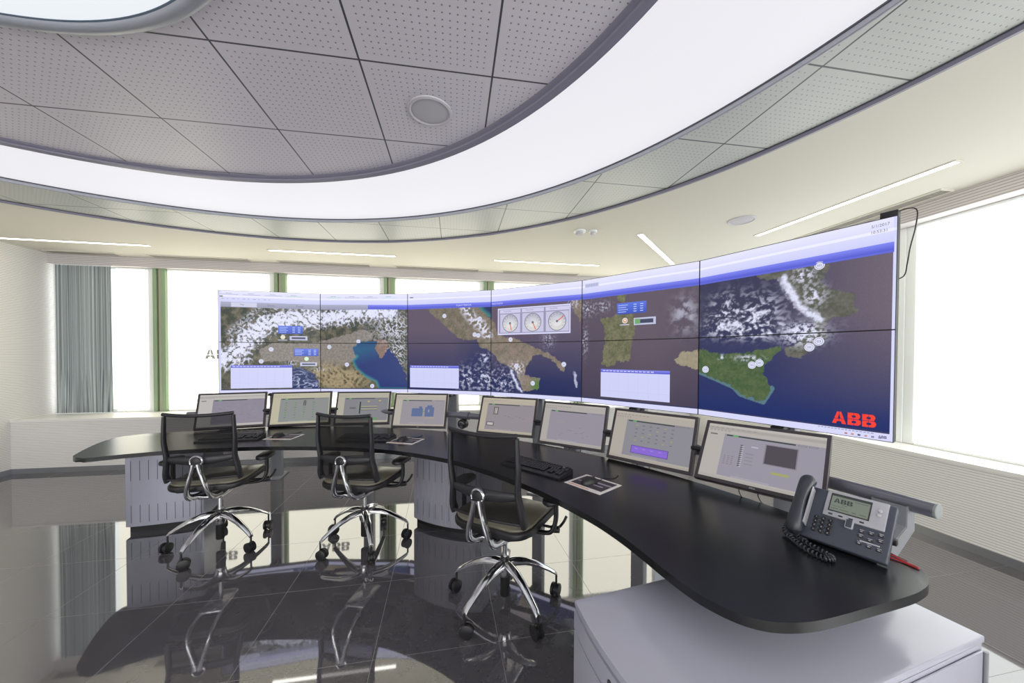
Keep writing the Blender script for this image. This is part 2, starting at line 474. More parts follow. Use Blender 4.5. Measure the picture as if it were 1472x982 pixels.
def bay(n, a, b_, side, post_at, blind_lab, blind_from, green=True):
    """a..b_ along the wall; side 'back' (along u) or 'right' (along v)"""
    if side == 'back':
        pos = lambda t, dpt, z: R(t, V1 + dpt, z); rot = TH
    elif side == 'front':
        pos = lambda t, dpt, z: R(t, V0 - dpt, z); rot = TH
    else:
        pos = lambda t, dpt, z: R(U1 + dpt, t, z); rot = TH + PI / 2
    def bx(bm, t0, t1, d0, d1, z0, z1, bev=0.0):
        add_box(bm, pos((t0 + t1) / 2, (d0 + d1) / 2, (z0 + z1) / 2), (abs(t1 - t0), abs(d1 - d0), z1 - z0), rot, bev)
    w = tag(bpy.data.objects.new('window_%d' % n, None), kind='structure'); COL.objects.link(w)
    bm = B(); bx(bm, a, b_, 0.045, 0.055, 0.65, 2.62); finish('pane', bm, M_GLASS, w)
    bm = B()
    for t0, t1 in ((a, a + 0.03), (b_ - 0.075, b_)): bx(bm, t0, t1, 0.0, 0.04, 0.65, 2.61, 0.004)
    finish('side_frame', bm, M_FRAME, w)
    bm = B(); bx(bm, a + 0.03, b_ - 0.075, 0.005, 0.04, 0.65, 0.69, 0.004); bx(bm, a + 0.03, b_ - 0.075, 0.005, 0.04, 2.585, 2.61, 0.004); finish('cross_frame', bm, M_FRAME, w)
    if post_at is not None:
        p0, p1 = post_at
        bm = B(); wd = p1 - p0
        if green:
            bx(bm, p0, p0 + wd * 0.30, -0.03, 0.05, 0.648, 2.612, 0.006); bx(bm, p0 + wd * 0.62, p1, -0.03, 0.05, 0.648, 2.612, 0.006)
            finish('mullion', bm, M_GREEN, w)
            bm = B(); bx(bm, p0 + wd * 0.30, p0 + wd * 0.42, -0.005, 0.05, 0.648, 2.612); finish('mullion_groove', bm, M_GREEN2, w)
            bm = B(); bx(bm, p0 + wd * 0.42, p0 + wd * 0.62, -0.018, 0.05, 0.648, 2.612); finish('mullion_strip', bm, M_TAN, w)
        else:
            bx(bm, p0, p1, -0.01, 0.05, 0.648, 2.612, 0.006); finish('mullion', bm, M_FRAME, w)
    # roller blind
    if n >= 12:
        bm = B(); bx(bm, blind_from, b_ - 0.09, -0.0135, -0.0105, 0.66, 2.585); finish('blind_cloth', bm, M_BLINDR if n == 12 else M_BLIND_FILL, w)  # most out-of-view bays get the boosted cloth as added fill
        return w
    r = empty('roller_blind', pos((blind_from + b_ - 0.09) / 2, -0.012, 0.66), rot, blind_lab, 'blind', 'roller blinds drawn down over the windows')
    wd = (b_ - 0.09) - blind_from
    bm = B(); add_box(bm, (0, 0, 0.965), (wd, 0.003, 1.92)); finish('blind_cloth', bm, {'back': M_BLIND, 'right': M_BLINDR, 'unseen_fill': M_BLIND_FILL, 'front': M_BLIND_FILL}[side if n < 13 else ('unseen_fill' if side == 'right' else side)], r)
    bm = B(); add_box(bm, (0, 0, 0.0), (wd, 0.016, 0.018), None, 0.005); finish('bottom_bar', bm, M_FRAME, r)
    bm = B(); add_tube(bm, [(-wd / 2, 0.0, 1.94), (wd / 2, 0, 1.94)], 0.012, 12); finish('roller', bm, M_FRAME, r)
    return r

posts = [(-4.037 + 1.513 * i, -3.882 + 1.513 * i) for i in range(6)]
edges = [U0] + [p for pr in posts for p in pr]
bays = [(edges[2 * i], edges[2 * i + 1]) for i in range(6)] 
labs = ['narrow white roller blind beside the grey green curtain at the far left',
        'white roller blind with faint grey letters beside the left end of the screens',
        'white roller blind behind the second column of wall screens from the left',
        'white roller blind behind the third column of wall screens from the left',
        'white roller blind behind the fourth column of wall screens from the left',
        'white roller blind in the back right corner behind the wall screens']
for i, (a, b_) in enumerate(bays):
    r = bay(i + 1, a, b_, 'back', posts[i] if i < 5 else None, labs[i], -4.47 if i == 0 else a + 0.02)
    if i in (1, 2, 3, 4):
        bm = B(); wd = (b_ - 0.09) - (a + 0.02)
        M = Matrix.Translation((-wd / 2 + 0.445, -0.0035, 0.715)) @ Matrix.Rotation(PI / 2, 4, 'X') @ Matrix.Scale(0.13, 4)
        add_flat(bm, abbV, abbF, M); finish('lettering', bm, M_MARK, r, 0)
rb = [(2.77, 4.10), (1.12, 2.615), (-0.39, 1.11), (-1.9, -0.40), (-3.4, -1.91)]
rl = ['cool white roller blind on the right wall, behind the right end of the screens',
      'cool white roller blind filling the right wall window beside the screens',
      'cool white roller blind on the right wall, near the camera', 'cool white roller blind on the right wall beside the camera',
      'cool white roller blind on the right wall behind the camera']
for i, (a, b_) in enumerate(rb):
    # the frame's wide side sits at the far end of the bay
    bay(10 + i, a, b_, 'right', None if i == 0 else (b_, b_ + (0.15 if i == 1 else 0.14)), rl[i], a + 0.02, green=(i > 1))

for i in range(6):  # unseen windows added behind the camera as fill for disc and chair backs
    a_ = U0 + 1.543 * i
    bay(20 + i, a_ + 0.08, a_ + 1.50, 'front', (a_ + 1.50, a_ + 1.62), 'added fill window blind on the unseen wall behind the camera, %s from the left' % ('first', 'second', 'third', 'fourth', 'fifth', 'last')[i], a_ + 0.12, green=False)
# string curtain on the far left window
cr = empty('string_curtain', R(-4.80, 5.60, 0.655), TH, 'grey green sheer string curtain hanging in the back left corner', 'curtain')
bm = B(); N = 220; w_ = 0.63; rows = [0.0, 0.03, 0.6, 1.3, 1.955]; prev = None
for z_ in rows:
    ring = []
    for i in range(N + 1):
        t = i / N
        ring.append(bm.verts.new((-w_ / 2 + w_ * t + 0.01 * (z_ < 0.1) * math.sin(9 * t), 0.012 * math.sin(t * 2 * PI * 27) + 0.006 * math.sin(t * 91 + z_), z_)))
    if prev:
        for i in range(N): bm.faces.new((prev[i], prev[i + 1], ring[i + 1], ring[i]))
    prev = ring
finish('curtain_cloth', bm, M_CURTAIN, cr, 80)
bm = B(); add_box(bm, (0, 0, 1.955), (0.64, 0.03, 0.02), None, 0.004); finish('curtain_rail', bm, M_FRAME, cr)

# ------------------------------------------------------------------ ceiling
def annulus(bm, r0, r1, z0, z1=None, seg=180, mi=0):
    if z1 is None: z1 = z0
    a = []; c = []
    for j in range(seg):
        t = 2 * PI * j / seg
        a.append(bm.verts.new((CC.x + r0 * math.cos(t), CC.y + r0 * math.sin(t), z0)))
        c.append(bm.verts.new((CC.x + r1 * math.cos(t), CC.y + r1 * math.sin(t), z1)))
    for j in range(seg):
        f = bm.faces.new((a[j], a[(j + 1) % seg], c[(j + 1) % seg], c[j])); f.material_index = mi
def profile_ring(bm, prof, seg=180):
    for (r0, z0), (r1, z1) in zip(prof, prof[1:]): annulus(bm, r0, r1, z0, z1, seg)
    bmesh.ops.remove_doubles(bm, verts=bm.verts[:], dist=1e-5)
def clip_room(bm):
    cut(bm, R(U0, 0), R(-1, 0)); cut(bm, R(U1 + 0.06, 0), R(1, 0)); cut(bm, R(0, V0), R(0, -1)); cut(bm, R(0, V1 + 0.06), R(0, 1))
bm = B(); annulus(bm, 3.955, 12.0, ZP); clip_room(bm); struct('ceiling.001', bm, M_PLASTER, None, 0)
bm = B(); annulus(bm, 3.345, 3.96, ZC); clip_room(bm); struct('ceiling.002', bm, M_RING, None, 0)
bm = B(); annulus(bm, 1.235, 2.47, ZC); clip_room(bm); struct('ceiling.003', bm, M_DISC, None, 0)
bm = B(); profile_ring(bm, [(3.925, ZC - 0.001), (3.932, ZC - 0.004), (3.938, ZP - 0.003), (3.954, ZP - 0.003), (3.957, ZP)]); clip_room(bm); struct('trim_7', bm, M_TRIM)
bm = B(); profile_ring(bm, [(3.918, ZC - 0.0015), (3.928, ZC - 0.003)]); clip_room(bm); struct('trim_11', bm, M_TRIMDARK)
bm = B(); profile_ring(bm, [(3.345, ZC + 0.04), (3.345, ZC - 0.002), (3.352, ZC - 0.004), (3.362, ZC - 0.001)]); clip_room(bm); struct('trim_8', bm, M_FASCIA)
bm = B(); profile_ring(bm, [(2.435, ZC), (2.440, ZC - 0.006), (2.458, ZC - 0.014), (2.462, ZC - 0.022), (2.503, ZC - 0.024), (2.505, ZC - 0.018), (2.505, ZC + 0.04)]); clip_room(bm); struct('trim_9', bm, M_TRIM)

o = empty('ring_light', (CC.x, CC.y, ZC), 0, 'wide white luminous ceiling ring between the grey disc and the perforated band', 'light')
bm = B(); annulus(bm, 2.50, 3.36, ZC + 0.028); clip_room(bm)
for v in bm.verts: v.co -= Vector((CC.x, CC.y, ZC))
finish('diffuser', bm, M_LUM, o, 0)
bm = B(); profile_ring(bm, [(3.340, ZC + 0.034), (3.340, ZC + 0.020), (3.346, ZC + 0.020)]); clip_room(bm)
for v in bm.verts: v.co -= Vector((CC.x, CC.y, ZC))
finish('edge_bead', bm, M_TRIMDARK, o)
o = empty('round_light', (CC.x, CC.y, ZC), 0, 'round white luminous ceiling light in a thick grey rim, top left', 'light')
bm = B(); profile_ring(bm, [(0.0001, ZC - 0.004), (1.225, ZC - 0.004)])
for v in bm.verts: v.co -= Vector((CC.x, CC.y, ZC))
finish('diffuser', bm, M_LUM2, o, 0)
bm = B(); profile_ring(bm, [(1.221, ZC + 0.02), (1.221, ZC - 0.006), (1.226, ZC - 0.014), (1.236, ZC - 0.020), (1.25, ZC - 0.022), (1.265, ZC - 0.019), (1.276, ZC - 0.012), (1.281, ZC + 0.001)])
for v in bm.verts: v.co -= Vector((CC.x, CC.y, ZC))
finish('rim', bm, M_FASCIA, o)
bm = B(); profile_ring(bm, [(1.216, ZC - 0.002), (1.216, ZC - 0.006), (1.222, ZC - 0.008)])
for v in bm.verts: v.co -= Vector((CC.x, CC.y, ZC))
finish('gasket', bm, mat('blue grey gasket', (96, 112, 128), 0.4), o)

# linear lamps in the plaster
def linear_lamp(a, b_, label, w=0.055):
    a = Vector(a); b_ = Vector(b_); d = b_ - a; L = d.length; ang = math.atan2(d.y, d.x)
    o = empty('linear_ceiling_light', ((a.x + b_.x) / 2, (a.y + b_.y) / 2, ZP), ang, label, 'light', 'slim linear lights recessed in the plaster ceiling')
    bm = B(); add_box(bm, (0, 0, -0.001), (L, w, 0.006)); finish('diffuser', bm, M_LAMP, o)
    bm = B()
    for s in (-1, 1):
        add_box(bm, (0, s * (w / 2 + 0.005), -0.001), (L + 0.02, 0.01, 0.01)); add_box(bm, (s * (L / 2 + 0.005), 0, -0.001), (0.01, w, 0.01))
    finish('frame', bm, M_PLASTER, o)
sc_ = (ZP - 1.431) / (2.757 - 1.431)
S2 = lambda p: (p[0] * sc_, p[1] * sc_, 0)
linear_lamp(S2((-5.86, 4.075)), S2((-4.41, 4.34)), 'slim white linear ceiling light at the far left, above the curtain')
linear_lamp(S2((-3.07, 4.51)), S2((-1.56, 4.76)), 'slim white linear ceiling light above the left half of the wall screens')
linear_lamp(S2((-0.25, 4.95)), S2((1.26, 5.21)), 'slim white linear ceiling light above the middle of the wall screens')
linear_lamp(S2((1.38, 3.87)), S2((2.3, 5.12)), 'slim white linear ceiling light running diagonally above the fifth screen column')
linear_lamp(S2((2.67, 3.91)), S2((3.0, 2.42)), 'slim white linear ceiling light along the right side above the rightmost screens')

# slot vents along the pelmets
def vent(a, b_, label, w=0.11):
    a = Vector(a); b_ = Vector(b_); d = b_ - a; L = d.length; ang = math.atan2(d.y, d.x)
    o = empty('ceiling_vent', ((a.x + b_.x) / 2, (a.y + b_.y) / 2, ZP), ang, label, 'vent', 'slot vents along the window pelmets')
    bm = B(); add_box(bm, (0, 0, -0.002), (L, w, 0.004)); finish('backing', bm, M_VENTD, o)
    for q in range(4):
        bm = B(); add_box(bm, (0, -w / 2 + w * (q + 0.5) / 4, -0.007), (L, 0.014, 0.008)); finish('slat', bm, M_VENT, o)
    bm = B()
    for s in (-1, 1):
        add_box(bm, (0, s * (w / 2 + 0.006), -0.005), (L + 0.02, 0.012, 0.010)); add_box(bm, (s * (L / 2 + 0.005), 0, -0.005), (0.01, w, 0.010))
    finish('frame', bm, M_PLASTER, o)
vl = ['long slot vent in the ceiling above the grey curtain', 'slot vent in the ceiling above the white blind left of the screens',
      'slot vent in the ceiling above the second column of wall screens', 'slot vent in the ceiling above the third column of wall screens',
      'slot vent in the ceiling above the fourth column of wall screens']
for i, (u0, u1) in enumerate(((-5.05, -4.30), (-3.92, -2.75), (-2.38, -1.18), (-0.80, 0.40), (0.78, 1.98))):
    vent(R(u0, 5.46), R(u1, 5.46), vl[i])
vent(R(3.80, 2.19), R(3.80, 3.4), 'slot vent in the ceiling above the right wall window')

# round ceiling speakers and smoke detectors
o = empty('ceiling_speaker', (-0.45, 1.95, ZC), 0, 'round grey speaker grille in the dark ceiling disc', 'speaker', 'round ceiling speakers')
bm = B(); add_lathe(bm, [(0.118, 0.0), (0.118, -0.006), (0.108, -0.010), (0.100, -0.006), (0.100, 0.0)], 48, None, False); finish('rim', bm, M_SPK, o)
bm = B(); add_lathe(bm, [(0.001, -0.009), (0.06, -0.0085), (0.100, -0.004), (0.1, 0.0)], 48); finish('grille', bm, M_SPK, o)
o2 = copy_tree(o); o2.location = (2.22 * sc_, 3.47 * sc_, ZP); o2['label'] = 'small round speaker grille in the cream ceiling above the right screens'
for nm, p, lab in (('smoke_detector', (0.71, 3.78), 'larger of two small white ceiling detectors above the middle of the screens'), ('smoke_detector', (0.85, 3.78), 'smaller right hand white ceiling detector above the middle of the screens')):
    o = empty(nm, (p[0] * sc_, p[1] * sc_, ZP), 0, lab, 'smoke detector', 'smoke detectors')
    s = 1.25 if 'larger' in lab else 0.85
    bm = B(); add_lathe(bm, [(0.05 * s, 0), (0.05 * s, -0.012), (0.044 * s, -0.016)], 28); finish('base', bm, M_FRAME, o)
    bm = B(); add_lathe(bm, [(0.030 * s, -0.016), (0.034 * s, -0.03), (0.026 * s, -0.042), (0.001, -0.044)], 28); finish('sensor', bm, M_SPK, o)

# ------------------------------------------------------------------ the curved video wall
PW, PH = 1.0215, 0.5755
ZB = 1.572 - PH
seams = []
x, y, a = -3.22895, 3.91306, 0.23711
for i in range(6):
    seams.append((x, y, a)); x += PW * math.cos(a); y += PW * math.sin(a); a -= 0.25009
VC = Vector((-1.77806, 0.0835, 0))

rng = np.random.default_rng(11)
ANG = rng.random((256, 256)) * 2 * np.pi
GX, GY = np.cos(ANG), np.sin(ANG)
def vnoise(x, y):
    """gradient noise, about 0..1"""
    xi = np.floor(x).astype(int); yi = np.floor(y).astype(int); fx = x - xi; fy = y - yi
    ux = fx * fx * fx * (fx * (fx * 6 - 15) + 10); uy = fy * fy * fy * (fy * (fy * 6 - 15) + 10)
    def g(i, j):
        a_, b_ = (xi + i) % 256, (yi + j) % 256
        return GX[a_, b_] * (fx - i) + GY[a_, b_] * (fy - j)
    n = (g(0, 0) * (1 - ux) + g(1, 0) * ux) * (1 - uy) + (g(0, 1) * (1 - ux) + g(1, 1) * ux) * uy
    return np.clip(0.5 + 0.75 * n, 0, 1)
def fbm(x, y, f, o=5, ridge=False):
    s = np.zeros_like(x); amp = 0.5; tot = 0
    X, Y = x * f, y * f * 1.127
    for i in range(o):
        v = vnoise(X + 17.3 * i, Y + 9.1 * i)
        if ridge: v = 1 - np.abs(2 * v - 1) ** 0.8
        s += amp * v; tot += amp; amp *= 0.58
        X, Y = 2.03 * (0.8 * X - 0.6 * Y), 2.03 * (0.6 * X + 0.8 * Y)
    s = s / tot
    return s if ridge else np.clip(0.5 + (s - 0.5) * 1.5, 0, 1)
def inside(poly, x, y):
    r = np.zeros(x.shape, bool); n = len(poly); j = n - 1
    for i in range(n):
        xi, yi = poly[i]; xj, yj = poly[j]
        c_ = ((yi > y) != (yj > y)) & (x < (xj - xi) * (y - yi) / (yj - yi + 1e-12) + xi)
        r ^= c_; j = i
    return r
def curve_dist(pts, x, y, ax=1.0, ay=1.127 ):
    """distance to a polyline; a unit of s is 1.02 m, a unit of t is 1.15 m"""
    d = np.full(x.shape, 9.0)
    for (x0, y0), (x1, y1) in zip(pts, pts[1:]):
        dx, dy = (x1 - x0) * ax, (y1 - y0) * ay
        px_, py_ = (x - x0) * ax, (y - y0) * ay
        t = np.clip((px_ * dx + py_ * dy) / (dx * dx + dy * dy), 0, 1)
        d = np.minimum(d, np.hypot(px_ - t * dx, py_ - t * dy))
    return d
def blob(x, y, cx, cy, rx, ry): return np.exp(-(((x - cx) / rx) ** 2 + ((y - cy) / ry) ** 2))

ADR = [(1.362, 0.439), (1.444, 0.511), (1.558, 0.525), (1.655, 0.517), (1.622, 0.453), (1.654, 0.388), (1.694, 0.345), (1.743, 0.395), (1.776, 0.452), (1.833, 0.395), (1.897, 0.323), (1.985, 0.179), (2.0, 0.03), (1.666, 0.03), (1.634, 0.108), (1.505, 0.166), (1.408, 0.238), (1.36, 0.324), (1.41, 0.367)]
ISTRIA = [(1.62, 0.55), (1.60, 0.50), (1.622, 0.453), (1.654, 0.388), (1.694, 0.345), (1.743, 0.395), (1.776, 0.452), (1.76, 0.53)]
LIG = [(0.70, 0.257), (0.782, 0.256), (0.868, 0.226), (0.941, 0.183), (0.976, 0.11), (0.99, 0.03), (0.70, 0.03)]
ALPS = [(0.04, 0.332), (0.173, 0.386), (0.256, 0.537), (0.449, 0.677), (0.674, 0.736), (0.904, 0.755), (1.187, 0.77), (1.513, 0.811), (1.804, 0.796)]
PO = [(0.377, 0.427), (0.516, 0.497), (0.872, 0.498), (1.102, 0.541), (1.347, 0.597), (1.478, 0.64), (1.607, 0.596), (1.591, 0.539), (1.444, 0.511), (1.362, 0.439), (1.41, 0.367), (1.36, 0.31), (1.18, 0.253), (0.942, 0.283), (0.668, 0.314), (0.417, 0.316)]
PEN = [(2.2, 0.9), (2.249, 0.836), (2.327, 0.771), (2.43, 0.699), (2.548, 0.599), (2.681, 0.528), (2.829, 0.533), (2.878, 0.458), (2.958, 0.444), (2.994, 0.417), (3.042, 0.39), (3.094, 0.323), (3.164, 0.297), (3.232, 0.278), (3.299, 0.234), (3.348, 0.132), (3.396, 0.057), (3.476, 0.073), (3.57, 0.089), (3.57, 0.182), (3.397, 0.21), (3.429, 0.287), (3.493, 0.375), (3.571, 0.394), (3.721, 0.338), (3.78, 0.266), (3.83, 0.248), (3.83, 0.302), (3.692, 0.387), (3.493, 0.463), (3.316, 0.53), (3.078, 0.575), (3.044, 0.696), (2.96, 0.753), (2.864, 0.836), (2.83, 0.9)]
ALB = [(3.89, 0.9), (3.895, 0.83), (3.93, 0.74), (3.991, 0.666), (4.0, 0.9)]
SARD = [(4.189, 0.671), (4.261, 0.68), (4.348, 0.695), (4.505, 0.69), (4.513, 0.582), (4.489, 0.488), (4.465, 0.338), (4.416, 0.338), (4.348, 0.344), (4.331, 0.302), (4.261, 0.294), (4.207, 0.322), (4.216, 0.394), (4.234, 0.481), (4.234, 0.596)]
SICW = [(4.829, 0.353), (4.876, 0.408), (4.928, 0.408), (5.0, 0.425), (5.0, 0.290), (4.929, 0.31), (4.876, 0.315)]
CORS = [(4.331, 0.85), (4.448, 0.85), (4.42, 0.80), (4.399, 0.781), (4.36, 0.80)]
CAL = [(5.36, 0.86), (5.387, 0.83), (5.44, 0.802), (5.51, 0.81), (5.573, 0.716), (5.622, 0.632), (5.681, 0.576), (5.67, 0.539), (5.63, 0.49), (5.6, 0.453), (5.532, 0.415), (5.551, 0.375), (5.625, 0.375), (5.648, 0.4), (5.693, 0.45), (5.737, 0.473), (5.72, 0.535), (5.736, 0.565), (5.829, 0.58), (5.858, 0.595), (5.843, 0.678), (5.777, 0.699), (5.702, 0.741), (5.723, 0.793), (5.755, 0.86)]
SIC = [(5.0, 0.433), (5.072, 0.408), (5.176, 0.391), (5.332, 0.405), (5.419, 0.417), (5.519, 0.442), (5.5, 0.402), (5.433, 0.334), (5.42, 0.278), (5.468, 0.204), (5.421, 0.124), (5.289, 0.156), (5.242, 0.197), (5.108, 0.244), (5.0, 0.28)]

def C8(c): return np.array(lin(c))
def lerp(a, b_, f): return a + (b_ - a) * f[..., None]
def picture(s, t):
    """the satellite map shown across the six columns of screens"""
    js = s + 0.03 * (fbm(s, t, 22) - 0.5) + 0.012 * (fbm(s, t, 80) - .5); jt = t + 0.03 * (fbm(s + 40, t, 22) - 0.5) + 0.012 * (fbm(s + 9, t, 80) - .5)
    n1 = fbm(s, t, 14); n2 = fbm(s + 5, t + 3, 45); rid = fbm(s + 2, t, 16, 5, True); fine = fbm(s, t + 7, 90, 3)
    out = np.zeros(s.shape + (3,)); ONE = np.ones_like(s)
    # ---- north: columns 0-1
    land = lerp(C8((58, 64, 54)) * ONE[..., None], C8((116, 110, 92)), np.clip((n1 - 0.35) * 2.2 + (fine - .5) * .9, 0, 1))
    po = inside(PO, js, jt)
    land = np.where(po[..., None], lerp(C8((122, 116, 112)) * ONE[..., None], C8((150, 142, 134)), np.clip((n2 - .3) * 2, 0, 1)), land)
    apen = blob(s, t, 1.25, 0.14, 0.28, 0.11) + blob(s, t, 1.05, 0.2, 0.12, 0.08)
    land = lerp(land, lerp(C8((70, 62, 44)) * ONE[..., None], C8((165, 150, 118)), np.clip((rid - .45) * 3.2, 0, 1)), np.clip(apen * 1.5, 0, 1))
    land = lerp(land, C8((132, 108, 96)), np.clip(inside(ISTRIA, js, jt) * 1.0, 0, 1))
    d = curve_dist(ALPS, s, t); wdt = 0.095 + 0.05 * (fbm(s, t, 5) - .5) + 0.02 * (s < 1)
    snow = np.clip((1 - d / wdt) * 1.5 + (rid - .62) * 4.0, 0, 1) * (d < wdt * 1.5)
    vein = np.clip((fbm(s + 8, t + 1, 11, 4, True) - 0.74) * 9, 0, 1)
    snow = snow * (1 - vein)
    snow = np.maximum(snow, np.clip((fbm(s, t, 24, 4, True) - .66) * 7, 0, 1) * blob(s, t, 1.85, 0.66, 0.22, 0.14))
    snow = np.maximum(snow, np.clip((fbm(s, t, 24, 4, True) - .68) * 7, 0, 1) * blob(s, t, 1.88, 0.42, 0.1, 0.18))
    snow = np.maximum(snow, 0.6 * np.clip((n2 - .42) * 5, 0, 1) * np.exp(-(curve_dist([(0.1, 0.6), (0.38, 0.83)], s, t) / 0.03) ** 2))
    snow = np.maximum(snow, np.clip((n2 - .5) * 6, 0, 1) * blob(s, t, 0.70, 0.30, 0.05, 0.02)); snow = np.maximum(snow, np.clip((n2 - .55) * 6, 0, 1) * blob(s, t, 1.0, 0.235, 0.08, 0.02))
    land = lerp(land, C8((226, 228, 250)), snow)
    sea = lerp(C8((26, 48, 112)) * ONE[..., None], C8((30, 88, 128)), np.clip(1.3 - curve_dist(ADR[:5] + [ADR[0]], s, t) / 0.16 - curve_dist([ADR[13], ADR[14], ADR[15], ADR[16], ADR[17]], s, t) / 0.6, 0, 1))
    dco = curve_dist(ADR[12:19], s, t)
    sea = lerp(sea, C8((60, 140, 140)), np.clip(1 - dco / 0.035, 0, 1))
    north = np.where(inside(ADR, js, jt)[..., None], sea, land)
    lig = lerp(C8((24, 44, 92)) * ONE[..., None], C8((190, 198, 235)), np.clip((fbm(s * 1.0, t * 2.2, 13, 5, True) - .66) * 5, 0, 1) * np.clip(blob(s, t, 0.78, 0.14, 0.1, 0.1) + blob(s, t, 0.92, 0.07, 0.12, 0.04), 0, 1))
    north = np.where(inside(LIG, js, jt)[..., None], lig, north)
    # ---- centre: columns 2-3
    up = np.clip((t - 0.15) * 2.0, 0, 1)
    sea = lerp(C8((30, 40, 88)) * ONE[..., None], C8((96, 84, 102)), np.clip(up - 0.4 * np.clip((s - 2.55) / 0.3, 0, 1) * (s < 3.0), 0, 1))  # purplish upper sea has the screen's glare haze painted in
    lnd = lerp(C8((98, 96, 76)) * ONE[..., None], C8((146, 130, 120)), np.clip((n1 - .35) * 1.0 + (n2 - .5) * .7 + (fine - .5) * .6 + 0.3 * np.clip((s - 2.7) * 2, 0, 1) + .2, 0, 1))
    lnd = lerp(lnd, C8((226, 226, 246)), np.clip((rid - .60) * 7, 0, 1) * np.clip(1.2 - curve_dist([(2.70, 0.84), (2.80, 0.72), (2.90, 0.66), (2.96, 0.58)], s, t) / 0.07, 0, 1))
    lnd = lerp(lnd, C8((230, 230, 246)), np.clip((n2 - .5) * 8, 0, 1) * blob(s, t, 3.32, 0.27, 0.08, 0.05))
    lnd = lerp(lnd, C8((92, 122, 66)), np.clip(blob(s, t, 3.54, 0.12, 0.06, 0.05) * 1.4, 0, 1))
    mid = np.where(inside(PEN, js, jt)[..., None] | inside(ALB, js, jt)[..., None], lnd, sea)
    adr2 = inside([(2.84, 0.87), (2.9, 0.80), (2.97, 0.75), (3.0, 0.74), (3.0, 0.9), (2.85, 0.9)], js, jt)
    mid = np.where(adr2[..., None], lerp(C8((24, 44, 92)) * ONE[..., None], C8((60, 132, 128)), np.clip(1 - curve_dist([(2.84, 0.87), (2.9, 0.80), (2.97, 0.75), (3.0, 0.74)], s, t) / 0.05, 0, 1)), mid)
    cl = np.clip((fbm(s, t * 1.2, 26, 5) * .7 + .55 * fbm(s * 1.2, t * 1.5, 9, 3, True) - .70) * 4.5, 0, 1) * np.clip(blob(s, t, 2.72, 0.16, 0.12, 0.10) + blob(s, t, 2.92, 0.15, 0.1, 0.11) + blob(s, t, 3.16, 0.14, 0.14, 0.12) + blob(s, t, 2.92, 0.36, 0.06, 0.05), 0, 1) * 1.0
    cl = np.maximum(cl, np.clip(1.1 - curve_dist([(3.25, 0.24), (3.29, 0.16), (3.33, 0.09), (3.37, 0.06)], js, jt) / 0.02, 0, 1))
    cl = np.maximum(cl, 0.7 * np.clip(1.2 - curve_dist([(3.93, 0.24), (3.945, 0.16), (3.95, 0.12)], js, jt) / 0.013, 0, 1))
    cl = np.maximum(cl, 0.55 * np.clip((n2 - .45) * 5, 0, 1) * (blob(s, t, 3.66, 0.52, 0.06, 0.06) + blob(s, t, 3.92, 0.82, 0.05, 0.04) * 1.6).clip(0, 1))
    mid = lerp(mid, C8((214, 216, 242)), cl)
    # ---- south: columns 4-5
    sea = lerp(C8((70, 62, 82)) * ONE[..., None], C8((98, 86, 100)), np.clip((t - .1) * 1.0 + blob(s, t, 4.6, 0.5, .3, .4) * .5, 0, 1))  # brownish purple tint is glare haze put into the sea colour
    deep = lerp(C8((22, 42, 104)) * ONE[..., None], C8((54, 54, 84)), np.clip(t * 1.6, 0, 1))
    deep = lerp(deep, C8((108, 96, 110)), np.clip((s - 5.45) * 1.9, 0, 1) * np.clip((t - 0.1) * 2, 0, 1))  # same painted glare haze towards the upper right
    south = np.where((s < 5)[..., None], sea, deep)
    sl = lerp(C8((92, 94, 68)) * ONE[..., None], C8((138, 134, 106)), np.clip((n2 - .25) * 0.9 + (n1 - .4) + (fine - .5) * .6, 0, 1))
    south = np.where((inside(SARD, js, jt) | inside(CORS, js, jt))[..., None], sl, south)
    south = np.where(inside(SICW, js, jt)[..., None], lerp(C8((140, 132, 110)) * ONE[..., None], C8((165, 156, 134)), n2), south)
    ca = lerp(C8((82, 84, 74)) * ONE[..., None], C8((116, 114, 104)), np.clip((n2 - .25) * 1.0 + (n1 - .4), 0, 1))
    south = np.where(inside(CAL, js, jt)[..., None], ca, south)
    sic = lerp(C8((56, 86, 50)) * ONE[..., None], C8((100, 112, 74)), np.clip((n2 - .2) * 0.9 + (n1 - .4) * .9 + (fine - .5) * .6, 0, 1))
    south = np.where(inside(SIC, js, jt)[..., None], sic, south)
    south = np.where((inside(SIC, js, jt) == False)[..., None] & (curve_dist(SIC[9:15], s, t) < 0.016)[..., None] & (s > 5)[..., None], lerp(south, C8((110, 150, 150)), ONE * 0.55), south)
    wx, wy = fbm(s, t, 7, 2), fbm(s + 30, t, 7, 2)
    cl = np.clip((fbm(s + .05 * wx, t * 1.3 + .05 * wy, 30, 5) * .8 + .45 * fbm(s + .1 * wx, t * 1.6 + .1 * wy, 8, 3) - .60) * 4.5, 0, 1) * np.clip(blob(s, t, 5.18, 0.66, 0.09, 0.09) + blob(s, t, 5.38, 0.63, 0.12, 0.10) + blob(s, t, 5.42, 0.53, 0.22, 0.045) + blob(s, t, 5.20, 0.56, 0.15, 0.05), 0, 1)
    cl = np.maximum(cl, np.clip((1.25 - curve_dist([(5.52, 0.80), (5.57, 0.70), (5.62, 0.62), (5.68, 0.585), (5.70, 0.57)], js, jt) / 0.024) * (0.4 + 1.3 * n2), 0, 1))
    cl = np.maximum(cl, np.clip((n2 - .40) * 7, 0, 1) * np.clip(blob(s, t, 5.62, 0.50, 0.09, 0.05) * 1.5, 0, 1))
